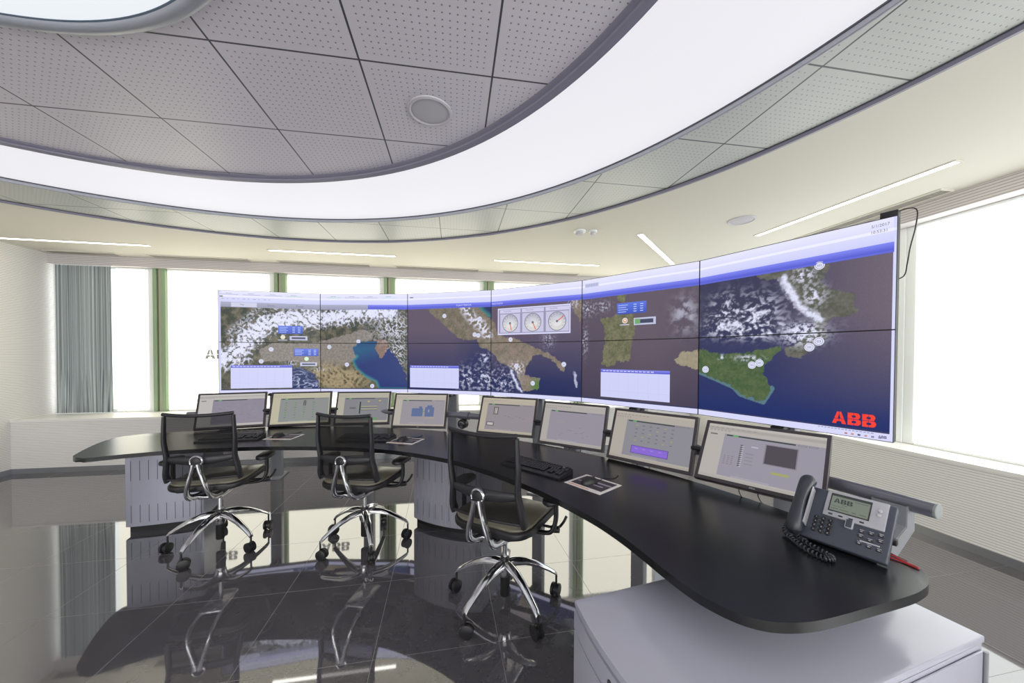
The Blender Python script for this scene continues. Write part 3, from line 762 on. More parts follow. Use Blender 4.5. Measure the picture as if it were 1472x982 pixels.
    cl = np.maximum(cl, np.clip((n2 - .46) * 7, 0, 1) * np.clip(blob(s, t, 5.67, 0.69, 0.05, 0.05) + blob(s, t, 5.62, 0.80, 0.05, 0.04) + blob(s, t, 5.33, 0.37, 0.07, 0.015) + blob(s, t, 5.16, 0.375, 0.02, 0.015), 0, 1))
    cl = np.maximum(cl, 0.45 * np.clip((n1 - .40) * 4, 0, 1) * np.clip(blob(s, t, 4.90, 0.66, 0.08, 0.10) * 1.3, 0, 1))
    cl = np.maximum(cl, 0.6 * np.clip((n2 - .5) * 7, 0, 1) * np.clip(blob(s, t, 4.05, 0.76, 0.08, 0.05) + blob(s, t, 4.03, 0.5, 0.03, 0.1) + blob(s, t, 4.22, 0.77, 0.06, 0.04), 0, 1))
    south = lerp(south, C8((222, 224, 246)), cl)
    out = np.where((s < 2)[..., None], north, np.where((s < 4)[..., None], mid, south))
    g = fbm(s, t, 200, 2) - .5
    return np.clip(out * (1 + 0.25 * g[..., None]), 0, 1)

# ---- overlays of the user interface: (s, t) polygons with a colour and a layer
OV = []
def quad(s0, t0, s1, t1, c, lay=1, c2=None):
    OV.append(([(s0, t0), (s1, t0), (s1, t1), (s0, t1)], [(0, 1, 2, 3)], [c, c, c2 or c, c2 or c], lay))
def disc(s, t, r, c, lay=3, n=18, c2=None):
    V = [(s + r * math.cos(2 * PI * i / n), t + r * 0.888 * math.sin(2 * PI * i / n)) for i in range(n)]
    OV.append((V, [tuple(range(n))], [c if math.sin(2 * PI * i / n) > 0 else (c2 or c) for i in range(n)], lay))
def line(p, q, w, c, lay=4):
    dx, dy = q[0] - p[0], (q[1] - p[1]) / 0.888; L = math.hypot(dx, dy); nx, ny = -dy / L * w / 2, dx / L * w / 2 * 0.888
    OV.append(([(p[0] + nx, p[1] + ny), (q[0] + nx, q[1] + ny), (q[0] - nx, q[1] - ny), (p[0] - nx, p[1] - ny)], [(0, 1, 2, 3)], [c] * 4, lay))
def words(s, t, h, body, c, lay=4, kx=1.0):
    V, Fs = text_polys(body, h)
    OV.append(([(s + x_ * kx * 1.127, t + y_) for x_, y_ in V], Fs, [c] * len(V), lay))
def split_quad(s0, t0, s1, t1, c, lay=1, c2=None):
    i0, i1 = int(math.floor(s0 + 1e-6)), int(math.ceil(s1 - 1e-6))
    for i in range(i0, i1):
        a, b_ = max(s0, i), min(s1, i + 1)
        for lo, hi in ((0, .5), (.5, 1)):
            c0, c1 = max(t0, lo), min(t1, hi)
            if c1 - c0 < 1e-5: continue
            f = lambda t: tuple(c[k_] + ((c2 or c)[k_] - c[k_]) * (t - t0) / (t1 - t0) for k_ in range(3))
            quad(a, c0, b_, c1, f(c0), lay, f(c1))
BAND = (222, 223, 252)
split_quad(0, 0, 6, 0.042, (216, 217, 250)); split_quad(0, 0.888, 6, 1.0, (206, 208, 250), 1, (232, 232, 252))
split_quad(0, 0.936, 6, 0.95, (238, 238, 253), 2)
split_quad(0, 0, 0.022, 1.0, (208, 212, 246), 2); split_quad(5.985, 0.042, 6, 1.0, (214, 216, 250), 2)
split_quad(0.022, 0.838, 1.546, 0.888, (150, 152, 178), 2, (172, 174, 198))
split_quad(0.12, 0.842, 0.365, 0.885, (206, 208, 232), 3); words(0.205, 0.855, 0.018, 'Map', (110, 112, 140))
for s_, bdy in ((0.47, 'Events'), (0.75, 'Trends'), (1.0, 'Reports')):
    if s_ < 1: words(s_, 0.855, 0.017, bdy, (100, 102, 128))
split_quad(1.546, 0.842, 6 - 0.012, 0.888, (58, 66, 196), 3, (128, 136, 244))
split_quad(1.546, 0.842, 5.988, 0.852, (96, 104, 214), 4)
words(2.60, 0.858, 0.016, 'PLANT PERFOR', (214, 218, 255), 5); words(3.01, 0.858, 0.016, 'MANCE MONITOR', (214, 218, 255), 5, 0.62)
split_quad(0.02, 0.036, 5.985, 0.044, (52, 56, 96), 2)
for i in range(9):    # small menus along the top of the two left columns
    a_ = 0.02 + i * 0.21
    if 0.85 < a_ < 1.02: continue
    split_quad(a_, 0.958, a_ + 0.17, 0.961, (130, 214, 130) if i in (3, 5) else ((150, 226, 240) if i == 8 else (150, 152, 182)), 3)
    split_quad(a_ + 0.05, 0.968, a_ + 0.11, 0.973, (176, 178, 206), 3)
split_quad(0.012, 0.935, 0.045, 0.944, (70, 72, 96), 4); split_quad(2.03, 0.955, 2.07, 0.965, (110, 112, 140), 4)
for i in range(10): split_quad(0.03 + i * 0.05, 0.915, 0.055 + i * 0.05 - 0.012 * (i % 2), 0.921, (166, 168, 200), 3)
split_quad(4.03, 0.935, 4.17, 0.965, (196, 198, 230), 3)
for i in range(5): split_quad(4.04 + i * .025, 0.94, 4.058 + i * .025, 0.96, (178, 180, 214), 4)
words(5.905, 0.966, 0.013, '5/1/2017', (96, 98, 128), 4, 0.9); words(5.905, 0.940, 0.013, '10:53:31', (96, 98, 128), 4, 0.9)
def popup(s0, t0, s1, t1):
    split_quad(s0, t0, s1, t1, (58, 84, 190), 3, (92, 118, 224))
    n = 4
    for r_ in range(n):
        yy = t0 + (t1 - t0) * (0.16 + 0.2 * r_)
        split_quad(s0 + .012, yy, s0 + .012 + (s1 - s0) * (.34 if r_ % 2 else .28), yy + .005, (176, 196, 250), 4)
        split_quad(s0 + (s1 - s0) * .58, yy, s0 + (s1 - s0) * .68, yy + .005, (196, 212, 252), 4)
        split_quad(s0 + (s1 - s0) * .80, yy, s0 + (s1 - s0) * .9, yy + .005, (196, 212, 252), 4)
popup(0.572, 0.590, 0.818, 0.668); popup(0.727, 0.369, 0.98, 0.444); popup(4.348, 0.696, 4.605, 0.779)
def greybox(s0, t0, s1, t1, green=False):
    split_quad(s0, t0, s1, t1, (190, 194, 220), 3); split_quad(s0 + .02, t0 + .012, s1 - .02, t1 - .012, (66, 70, 96), 4)
    if green: split_quad(s0 + .01, t0 + .008, s0 + .055, t1 - .008, (110, 170, 110), 5)
greybox(0.686, 0.526, 0.865, 0.568); greybox(0.79, 0.268, 0.964, 0.306); greybox(4.5, 0.608, 4.683, 0.661, True)
def listwin(s0, t0, s1, t1):
    split_quad(s0, t0, s1, t1, (206, 209, 246), 3); split_quad(s0, t1 - .024, s1, t1, (74, 80, 200), 4, (130, 136, 236))
    for i in range(int((s1 - s0) / .035) - 3): split_quad(s0 + .02 + i * .033, t1 - .016, s0 + .044 + i * .033, t1 - .009, (206, 210, 255), 5)
    for q in range(1, 7): split_quad(s0 + (s1 - s0) * q / 7, t0, s0 + (s1 - s0) * q / 7 + .002, t1 - .024, (194, 197, 238), 4)
    split_quad(s0, t0 + .05, s1, t0 + .052, (194, 197, 238), 4)
listwin(0.111, 0.053, 0.708, 0.277); listwin(2.03, 0.058, 2.629, 0.279); listwin(4.198, 0.061, 4.796, 0.278)
for s_, t_ in ((0.501, 0.434), (0.403, 0.316), (1.101, 0.462), (1.436, 0.518), (1.303, 0.284), (1.593, 0.068), (2.456, 0.767), (2.871, 0.731), (2.813, 0.581), (2.854, 0.573), (3.238, 0.528), (3.307, 0.286), (3.495, 0.136), (3.823, 0.308), (5.695, 0.838), (5.655, 0.428), (5.698, 0.457), (5.355, 0.330), (5.398, 0.343), (5.051, 0.296)):
    disc(s_, t_, 0.024, (226, 228, 246), 3); disc(s_, t_, 0.019, (150, 152, 190), 4); disc(s_, t_, 0.0165, (222, 224, 244), 5)
    for q in (-1, 0, 1): line((s_ + q * .007, t_ - .006), (s_ + q * .007, t_ + .006), 0.003, (140, 142, 180), 6)
disc(0.618, 0.556, 0.024, (226, 222, 196), 3); disc(0.855, 0.341, 0.023, (214, 240, 206), 3)
disc(4.422, 0.646, 0.024, (236, 236, 240), 3); disc(4.422, 0.646, 0.018, (206, 150, 110), 4); disc(4.422, 0.648, 0.010, (240, 226, 206), 5)
split_quad(4.375, 0.612, 4.46, 0.618, (206, 208, 232), 4); split_quad(0.57, 0.524, 0.66, 0.530, (206, 208, 232), 4)
# gauge panel
split_quad(3.083, 0.572, 3.888, 0.818, (214, 214, 246), 3); split_quad(3.095, 0.585, 3.876, 0.806, (150, 146, 176), 4)
for q, (gs, ang) in enumerate(((3.232, -78), (3.492, -66), (3.752, 34))):
    split_quad(gs - .118, 0.592, gs + .118, 0.762, (198, 196, 224), 5)
    split_quad(gs - .122, 0.770, gs + .122, 0.802, (206, 204, 234), 5)
    words(gs - .075, 0.779, 0.015, ('Energy [MWh]', 'Power [MW]', 'Daily [MWh]')[q], (116, 114, 150), 6, 0.8)
    disc(gs, 0.677, 0.093, (120, 120, 138), 6, 28); disc(gs, 0.677, 0.086, (178, 180, 196), 7, 28, (214, 213, 212)); disc(gs, 0.677, 0.050, (196, 198, 212), 8, 24, (224, 223, 224))
    for i in range(11):
        a_ = math.radians(-125 + i * 25 + 90); line((gs + .068 * math.cos(a_), .677 + .060 * math.sin(a_)), (gs + .080 * math.cos(a_), .677 + .071 * math.sin(a_)), .004, (96, 98, 120), 8)
    a_ = math.radians(ang); line((gs - .012 * math.cos(a_), .677 - .012 * math.sin(a_)), (gs + .078 * math.cos(a_), .677 + .069 * math.sin(a_)), .009, (226, 92, 64), 9)
    disc(gs, 0.677, 0.012, (110, 110, 130), 10)
# red ABB sign on the map and the little mark in the corner
OV.append(([(5.762 + p[0] * 0.0575, 0.056 + p[1] * 0.058) for p in abbV], abbF, [(250, 62, 44)] * len(abbV), 3))
OV.append(([(5.945 + p[0] * 0.010, 0.013 + p[1] * 0.012) for p in abbV], abbF, [(70, 74, 110)] * len(abbV), 3))
for i in range(16): split_quad(5.70 + i * .0145, 0.028, 5.71 + i * .0145, 0.032, (150, 152, 190), 3)
for i, c_ in enumerate(((190, 120, 130), (200, 150, 120), (80, 84, 120), (200, 150, 150), (130, 130, 170), (150, 150, 180))): split_quad(5.815 + i * .026, 0.010, 5.826 + i * .026, 0.018, c_, 3)

def picture_mesh(name, grid, overlays, to3, parent, material=M_SCREEN, step=0.00025):
    """grid: (S, T, colours) arrays or None; overlays in the same 2D coordinates; to3(s, t, lift) -> xyz"""
    verts = []; faces = []; cols = []
    if grid is not None:
        S, T, K = grid; h, w = S.shape
        for j in range(h):
            for i in range(w): verts.append(to3(S[j, i], T[j, i], 0.0))
        cols.extend(map(tuple, K.reshape(-1, 3)))
        for j in range(h - 1):
            for i in range(w - 1): faces.append((j * w + i, j * w + i + 1, (j + 1) * w + i + 1, (j + 1) * w + i))
    for V, Fs, Cs, lay in overlays:
        o = len(verts)
        for p in V: verts.append(to3(p[0], p[1], step * lay))
        cols.extend(lin(c) for c in Cs)
        for f in Fs: faces.append(tuple(o + i for i in f))
    me = bpy.data.meshes.new(name); me.from_pydata(verts, [], faces)
    at_ = me.color_attributes.new('picture', 'FLOAT_COLOR', 'POINT')
    arr = np.ones((len(verts), 4), np.float32); arr[:, :3] = np.array(cols, np.float32)
    at_.data.foreach_set('color', arr.ravel())
    me.materials.append(material); me.update()
    return link(name, me, parent)

NAMES = [['top left video wall screen showing the snowy western Alps', 'bottom left video wall screen with a pale list window over the Ligurian coast'],
         ['top screen, second column from the left, showing the eastern Alps', 'bottom screen, second column from the left, showing the deep blue northern Adriatic'],
         ['top screen, third column from the left, showing a snowy peninsula coast', 'bottom screen, third column from the left, with a pale list window over dark sea'],
         ['top screen, fourth column from the left, with three round gauges', 'bottom screen, fourth column from the left, showing the heel of the peninsula'],
         ['top screen, fifth column from the left, showing a blue popup above an island', 'bottom screen, fifth column from the left, with a pale list window on brownish sea'],
         ['top right video wall screen showing swirling clouds and a clock', 'bottom right video wall screen showing a green island and a red logo']]
for i, (sx, sy, sa) in enumerate(seams):
    for row in (1, 0):
        t0, t1 = row * .5, row * .5 + .5
        d = empty('video_wall_display', (sx + PW / 2 * math.cos(sa), sy + PW / 2 * math.sin(sa), ZB + row * PH), sa, NAMES[i][1 - row], 'video wall screen', 'video wall screens')
        # local: x along the panel, y away from the viewer, z up from the panel's bottom edge
        bm = B(); hw = PW / 2; g = 0.0005; bz = 0.0030; top = PH - g
        outer = [(-hw + g, g), (hw - g, g), (hw - g, top), (-hw + g, top)]; inner = [(-hw + bz, bz), (hw - bz, bz), (hw - bz, PH - bz), (-hw + bz, PH - bz)]
        of = [bm.verts.new((p[0], -0.004, p[1])) for p in outer]; inf = [bm.verts.new((p[0], -0.004, p[1])) for p in inner]
        inb = [bm.verts.new((p[0], 0.004, p[1])) for p in inner]; ob = [bm.verts.new((p[0] * 0.995, 0.055, p[1])) for p in outer]
        for j in range(4):
            q = (j + 1) % 4
            bm.faces.new((of[j], of[q], inf[q], inf[j])); bm.faces.new((inf[j], inf[q], inb[q], inb[j])); bm.faces.new((of[j], of[q], ob[q], ob[j]))
        bm.faces.new(ob); bm.faces.new(inb)
        finish('housing', bm, M_HOUSE, d, 0)
        nx, ny = 240, 128
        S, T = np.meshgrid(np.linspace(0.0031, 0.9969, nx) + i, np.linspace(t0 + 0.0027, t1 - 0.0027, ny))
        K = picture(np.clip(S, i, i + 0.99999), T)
        own = []
        for V, Fs, Cs, lay in OV:
            ms = sum(p[0] for p in V) / len(V); mt = sum(p[1] for p in V) / len(V)
            if i <= ms < i + 1 and t0 <= mt < t1: own.append((V, Fs, Cs, lay))
        to3 = lambda s, t, lift: ((min(max(s - i, .0030), .9970) - 0.5) * PW, 0.001 - lift, (min(max(t, t0 + .0027), t1 - .0027) - t0) * 2 * PH)
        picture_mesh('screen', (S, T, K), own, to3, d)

# stands behind the wall
SL = ['grey post carrying the leftmost column of wall screens', 'grey post carrying the second column of wall screens', 'grey post carrying the third column of wall screens, seen between the monitors',
      'grey post carrying the fourth column of wall screens', 'grey post carrying the fifth column of wall screens', 'grey post carrying the rightmost column of wall screens']
for i, (sx, sy, sa) in enumerate(seams):
    st_ = empty('screen_stand', (sx + PW / 2 * math.cos(sa), sy + PW / 2 * math.sin(sa), 0), sa, SL[i], 'stand', 'posts behind the video wall')
    bm = B(); add_box(bm, (0, 0.145, 1.03), (0.115, 0.08, 2.06), None, 0.006); finish('post', bm, M_BRACKET, st_)
    bm = B(); add_box(bm, (0, 0.16, 0.008), (0.15, 0.30, 0.016), None, 0.004); finish('foot_plate', bm, M_BRACKET, st_)
    bm = B()
    for z_ in (ZB + 0.15, ZB + 0.85): add_box(bm, (0, 0.082, z_), (0.8, 0.045, 0.05), None, 0.003)
    finish('cross_rail', bm, M_BLACK2, st_)
    bm = B(); add_box(bm, (0, 0.05, ZB - 0.016), (0.07, 0.11, 0.026), None, 0.004); finish('hook', bm, M_BLACK, st_)
# bracket and cable at the top right corner
ex, ey, ea = seams[5]
o = empty('corner_bracket', (ex + PW * math.cos(ea), ey + PW * math.sin(ea), ZB + 2 * PH), ea, 'small black bracket with a thin cable on the top right corner of the screens', 'bracket')
bm = B(); add_box(bm, (-0.035, 0.03, 0.016), (0.066, 0.05, 0.032), None, 0.003); finish('body', bm, M_BLACK, o)
bm = B(); add_tube(bm, catmull([(-0.02, 0.03, 0.022), (0.02, 0.045, 0.035), (0.052, 0.06, 0.02), (0.048, 0.065, -0.06), (0.03, 0.07, -0.16), (0.02, 0.075, -0.24), (0.012, 0.06, -0.30), (-0.03, 0.058, -0.32)], 8), 0.0028, 8); finish('cable', bm, M_BLACK, o)

# ------------------------------------------------------------------ console desk
def P3(ang, r, z=0.0):
    a_ = math.radians(ang); return Vector((VC.x + r * math.cos(a_), VC.y + r * math.sin(a_), z))
front = [(1.224, 1.047), (1.158, 1.021), (1.002, 0.975), (0.85, 0.932), (0.769, 0.916), (0.693, 0.915), (0.636, 0.932), (0.59, 0.967), (0.549, 1.020), (0.522, 1.076), (0.495, 1.148), (0.463, 1.248), (0.422, 1.360), (0.362, 1.489), (0.284, 1.617), (0.197, 1.745), (0.105, 1.865), (-0.12, 2.11), (-0.378, 2.331), (-0.548, 2.436), (-0.702, 2.512), (-0.844, 2.57), (-1.004, 2.617), (-1.25, 2.66), (-1.5, 2.678), (-1.75, 2.678), (-1.95, 2.663), (-2.25, 2.612), (-2.485, 2.545), (-2.66, 2.465), (-2.75, 2.412), (-2.818, 2.366)]
left = [(-2.885, 2.352), (-2.969, 2.395), (-3.030, 2.468), (-3.142, 2.629), (-3.235, 2.79), (-3.285, 2.92), (-3.275, 3.02), (-3.19, 3.095), (-3.067, 3.145), (-2.93, 3.20)]
back = [tuple(P3(a_, 3.36)[:2]) for a_ in range(108, 22, -4)]
right = [tuple(P3(21.5, 3.352)[:2]), (1.343, 1.225), (1.345, 1.173), (1.318, 1.118), (1.275, 1.075)]
outline = catmull([(p[0], p[1], 0) for p in front + left + back + right], 4, True)
desk = empty('console_worktop', (-0.9, 2.9, 0.705), 0, 'long curved black worktop carrying the monitors and the telephone', 'desk')
bm = B(); add_prism(bm, [(p.x + 0.9, p.y - 2.9) for p in outline], 0.006, 0.035, 0.013, 5); finish('top_board', bm, M_DESK, desk, 40)
# short spacers carry the board on the cabinets
for p in ((0.80, 1.30), (1.18, 1.20), (-2.84, 3.08), (-0.50, 3.05), (-0.35, 2.98)):
    bm = B(); add_lathe(bm, [(0.025, -0.104), (0.025, 0.006)], 16, Matrix.Translation((p[0] + 0.9, p[1] - 2.9, 0))); finish('spacer', bm, M_BLACK2, desk)

def pedestal(name, label, fr, depth_dir, depth, ztop, slots, n_slot, skin=M_GREY):
    """fr: front edge from left to right on the floor"""
    o = empty(name, (fr[0][0], fr[0][1], 0), 0, label, 'pedestal')
    o_ = Vector((fr[0][0], fr[0][1], 0)); fr3 = [Vector((p[0], p[1], 0)) - o_ for p in fr]
    arcp = catmull(fr3, 8); dd = Vector((depth_dir[0], depth_dir[1], 0)).normalized() * depth
    poly = [(p.x, p.y) for p in arcp] + [(p.x + dd.x, p.y + dd.y) for p in arcp[::-1]]
    bm = B(); add_prism(bm, poly, 0.05, ztop, 0.006, 2); finish('body', bm, skin, o, 35)
    ins = [(p[0] * 0.96 + 0.02 * dd.x / depth + 0.012, p[1] * 0.96 + 0.03 * dd.y / depth) for p in poly]
    bm = B(); add_prism(bm, ins, 0.0, 0.05); finish('plinth', bm, M_PLINTH, o, 35)
    bm = B()
    for i in range(n_slot):
        t = (i + 0.6) / n_slot * (len(arcp) - 1); k0 = int(t); f = t - k0
        p = arcp[k0].lerp(arcp[min(k0 + 1, len(arcp) - 1)], f); tg = (arcp[min(k0 + 1, len(arcp) - 1)] - arcp[k0]).normalized()
        for z0, z1 in slots: add_box(bm, (p.x, p.y, (z0 + z1) / 2), (0.0028, 0.003, z1 - z0), math.atan2(tg.y, tg.x))
    finish('vent_slots', bm, M_SLOT, o, 0)
    return o
pedestal('desk_pedestal', 'pale grey slotted pedestal under the left end of the worktop', [(-3.075, 2.815), (-2.89, 2.868), (-2.72, 2.93), (-2.60, 2.985)], (-0.36, 0.93), 0.42, 0.61, [(0.08, 0.22), (0.42, 0.58)], 10)
pedestal('desk_pedestal', 'curved grey pedestal under the middle of the worktop', [(-0.83, 3.01), (-0.70, 2.925), (-0.575, 2.863), (-0.44, 2.818), (-0.313, 2.795), (-0.23, 2.80)], (0.36, 0.93), 0.40, 0.61, [(0.10, 0.22), (0.40, 0.56)], 11, M_BRUSH)
# big cabinet at the right end
e1 = Vector((0.949, 0.316, 0)); e2 = Vector((0.316, -0.949, 0)); co = Vector((0.217, 1.199, 0))
cab = empty('desk_cabinet', co, math.atan2(e1.y, e1.x), 'large pale grey cabinet under the right end of the worktop', 'cabinet')
# local: x along e1, y = -e2 ; front (operator side) is the bulging x = 0 face
D_, W_ = 1.09, 0.52
fr = [(-0.0, 0.0), (-0.018, -0.13), (-0.024, -0.26), (-0.018, -0.39), (0.0, -W_)]
fa = catmull([(p[0], p[1], 0) for p in fr], 5)
def cabp(off): return [(p.x + off, p.y * (1 - off * 1.2) - 0.3 * off) for p in fa] + [(D_ - off, -W_ + off * 0.9), (D_ - off, -off * 0.9)]
bm = B(); add_prism(bm, cabp(0.004), 0.06, 0.575); finish('carcass', bm, M_CAB, cab, 30)
bm = B(); add_prism(bm, cabp(0.0), 0.578, 0.60, 0.004, 2); finish('cabinet_top', bm, M_CAB, cab, 30)
bm = B(); add_prism(bm, cabp(0.05), 0.0, 0.06); finish('plinth', bm, M_PLINTH, cab, 30)
for z0, z1 in ((0.075, 0.30), (0.305, 0.50), (0.505, 0.572)):
    bm = B(); pl = [(p.x - 0.004, p.y * 0.985 - 0.004) for p in fa] + [(p.x + 0.006, p.y * 0.985 - 0.004) for p in fa[::-1]]
    add_prism(bm, pl, z0, z1, 0.002, 1); dr = finish('drawer_front', bm, M_CAB, cab, 30)
bm = B(); add_lathe(bm, [(0.010, 0), (0.010, 0.006), (0.007, 0.008)], 16, Matrix.Translation((-0.024, -0.25, 0.54)) @ Matrix.Rotation(-PI / 2, 4, 'Y')); finish('lock', bm, M_BLACK2, cab)
bm = B(); add_box(bm, (D_ / 2, -W_ - 0.002, 0.317), (D_ - 0.04, 0.006, 0.49), None, 0.002); sp = finish('side_door', bm, M_CAB, cab, 30)
bm = B()
for i in range(22):
    for j in range(9): add_box(bm, (0.62 + i * 0.012, -W_ - 0.0055, 0.515 - j * 0.012), (0.0035, 0.002, 0.006))
finish('vent_holes', bm, M_BLACK2, sp, 0)
bm = B(); add_tube(bm, [(D_ - 0.012, -W_ - 0.008, 0.09), (D_ - 0.012, -W_ - 0.008, 0.56)], 0.006, 10); finish('hinge', bm, M_BRACKET, cab)

# ------------------------------------------------------------------ monitor rail
rail = empty('monitor_rail', P3(65, 3.61, 0.85), 0, 'grey tube rail on brackets running behind the desk monitors', 'rail')
ro = P3(65, 3.61, 0.85)
bm = B(); add_tube(bm, [P3(a_, 3.61, 0.85) - ro for a_ in np.linspace(20.3, 112, 70)], 0.0285, 20); finish('tube', bm, M_TUBE, rail, 40)
for a_, s in ((20.3, -1), (112, 1)):
    t = Vector((-math.sin(math.radians(a_)), math.cos(math.radians(a_)), 0)) * s; p = P3(a_, 3.61, 0.85) - ro
    bm = B(); add_tube(bm, [p - t * 0.001, p + t * 0.006, p + t * 0.008], [0.0287, 0.0287, 0.0265], 24); finish('end_cap', bm, M_CAPG, rail, 40)
for a_ in (22.2, 50.0, 60.5, 107.0):
    rad = Vector((math.cos(math.radians(a_)), math.sin(math.radians(a_)), 0)); tan = Vector((-rad.y, rad.x, 0)); base = P3(a_, 0)
    prof = [(3.575, 0.845), (3.575, 0.765), (3.45, 0.704), (3.28, 0.704)]
    bm = B(); hw = 0.052; th = 0.004
    def pt(r, z, s): return VC + rad * r + tan * s + Vector((0, 0, z)) - ro
    for (r0, z0), (r1, z1) in zip(prof, prof[1:]):
        q = [pt(r0, z0, -hw), pt(r0, z0, hw), pt(r1, z1, hw), pt(r1, z1, -hw)]
        nrm = (q[1] - q[0]).cross(q[3] - q[0]).normalized() * th
        vs = [bm.verts.new(v_) for v_ in q] + [bm.verts.new(v_ + nrm) for v_ in q]
        for f in ((0, 1, 2, 3), (7, 6, 5, 4), (0, 4, 5, 1), (1, 5, 6, 2), (2, 6, 7, 3), (3, 7, 4, 0)): bm.faces.new([vs[j] for j in f])
    for s in (-hw, hw):      # side cheeks
        ck = [(3.575, 0.845), (3.575, 0.765), (3.45, 0.704), (3.45, 0.66), (3.49, 0.655), (3.635, 0.74), (3.635, 0.845)]
        lo = [bm.verts.new(pt(r, z, s - 0.002)) for r, z in ck]; hi = [bm.verts.new(pt(r, z, s + 0.002)) for r, z in ck]
        bm.faces.new(lo[::-1]); bm.faces.new(hi)
        for j in range(len(ck)): bm.faces.new((lo[j], lo[(j + 1) % len(ck)], hi[(j + 1) % len(ck)], hi[j]))
    finish('bracket', bm, M_BRACKET, rail, 20)
# round clamp in the gap between the two monitor groups
bm = B(); a_ = 68.6; p = P3(a_, 3.61, 0.85) - ro; tan = Vector((-math.sin(math.radians(a_)), math.cos(math.radians(a_)), 0)); rad = Vector((math.cos(math.radians(a_)), math.sin(math.radians(a_)), 0))
add_tube(bm, [p - tan * 0.05, p + tan * 0.05], 0.036, 20); add_tube(bm, [p - tan * 0.055, p - tan * 0.045], 0.040, 20); finish('clamp', bm, M_TUBE, rail, 40)
bm = B(); c0 = p - rad * 0.05 + Vector((0, 0, -0.075)); add_tube(bm, [c0 + rad * 0.05, c0], 0.046, 24); finish('swivel_joint', bm, M_BLACK, rail, 40)
bm = B(); add_tube(bm, [c0 - rad * 0.001, c0 - rad * 0.012], [0.031, 0.029], 24); finish('swivel_ring', bm, M_STEEL, rail, 40)
bm = B(); add_tube(bm, [c0 - rad * 0.012, c0 - rad * 0.016], [0.019, 0.017], 24); finish('swivel_cap', bm, M_BLACK2, rail, 40)

# ------------------------------------------------------------------ monitors
MW, MH = 0.535, 0.343
poses = [(-2.629, 3.335, 0.912, 0.424, 0.40), (-2.078, 3.500, 0.907, 0.301, 0.42), (-1.523, 3.633, 0.895, 0.128, 0.37), (-0.900, 3.475, 0.895, -0.068, 0.36),
         (-0.045, 3.129, 0.902, -0.374, 0.38), (0.462, 2.730, 0.902, -0.577, 0.345), (0.874, 2.245, 0.912, -0.764, 0.372), (1.235, 1.775, 0.925, -0.831, 0.60)]
ML = ['leftmost desk monitor, seen through the back of the left chair', 'second desk monitor from the left, with small green marks on screen', 'third desk monitor from the left, with a tall bar and green boxes on screen',
      'fourth desk monitor from the left, showing a blue building plan', 'fifth desk monitor from the left, right of the rail gap', 'sixth desk monitor from the left, with a nearly empty grey screen',
      'second desk monitor from the right, with a purple box on screen', 'rightmost desk monitor, with a dark rectangle on screen, behind the telephone']
HEAD = [(204, 200, 196), (204, 198, 172), (190, 186, 168), (196, 188, 176), (196, 186, 168), (188, 182, 176), (190, 182, 172), (196, 190, 184)]
MAIN = [(152, 146, 162), (150, 154, 152), (140, 140, 146), (164, 158, 166), (158, 150, 156), (160, 154, 168), (150, 148, 156), (164, 160, 174)]
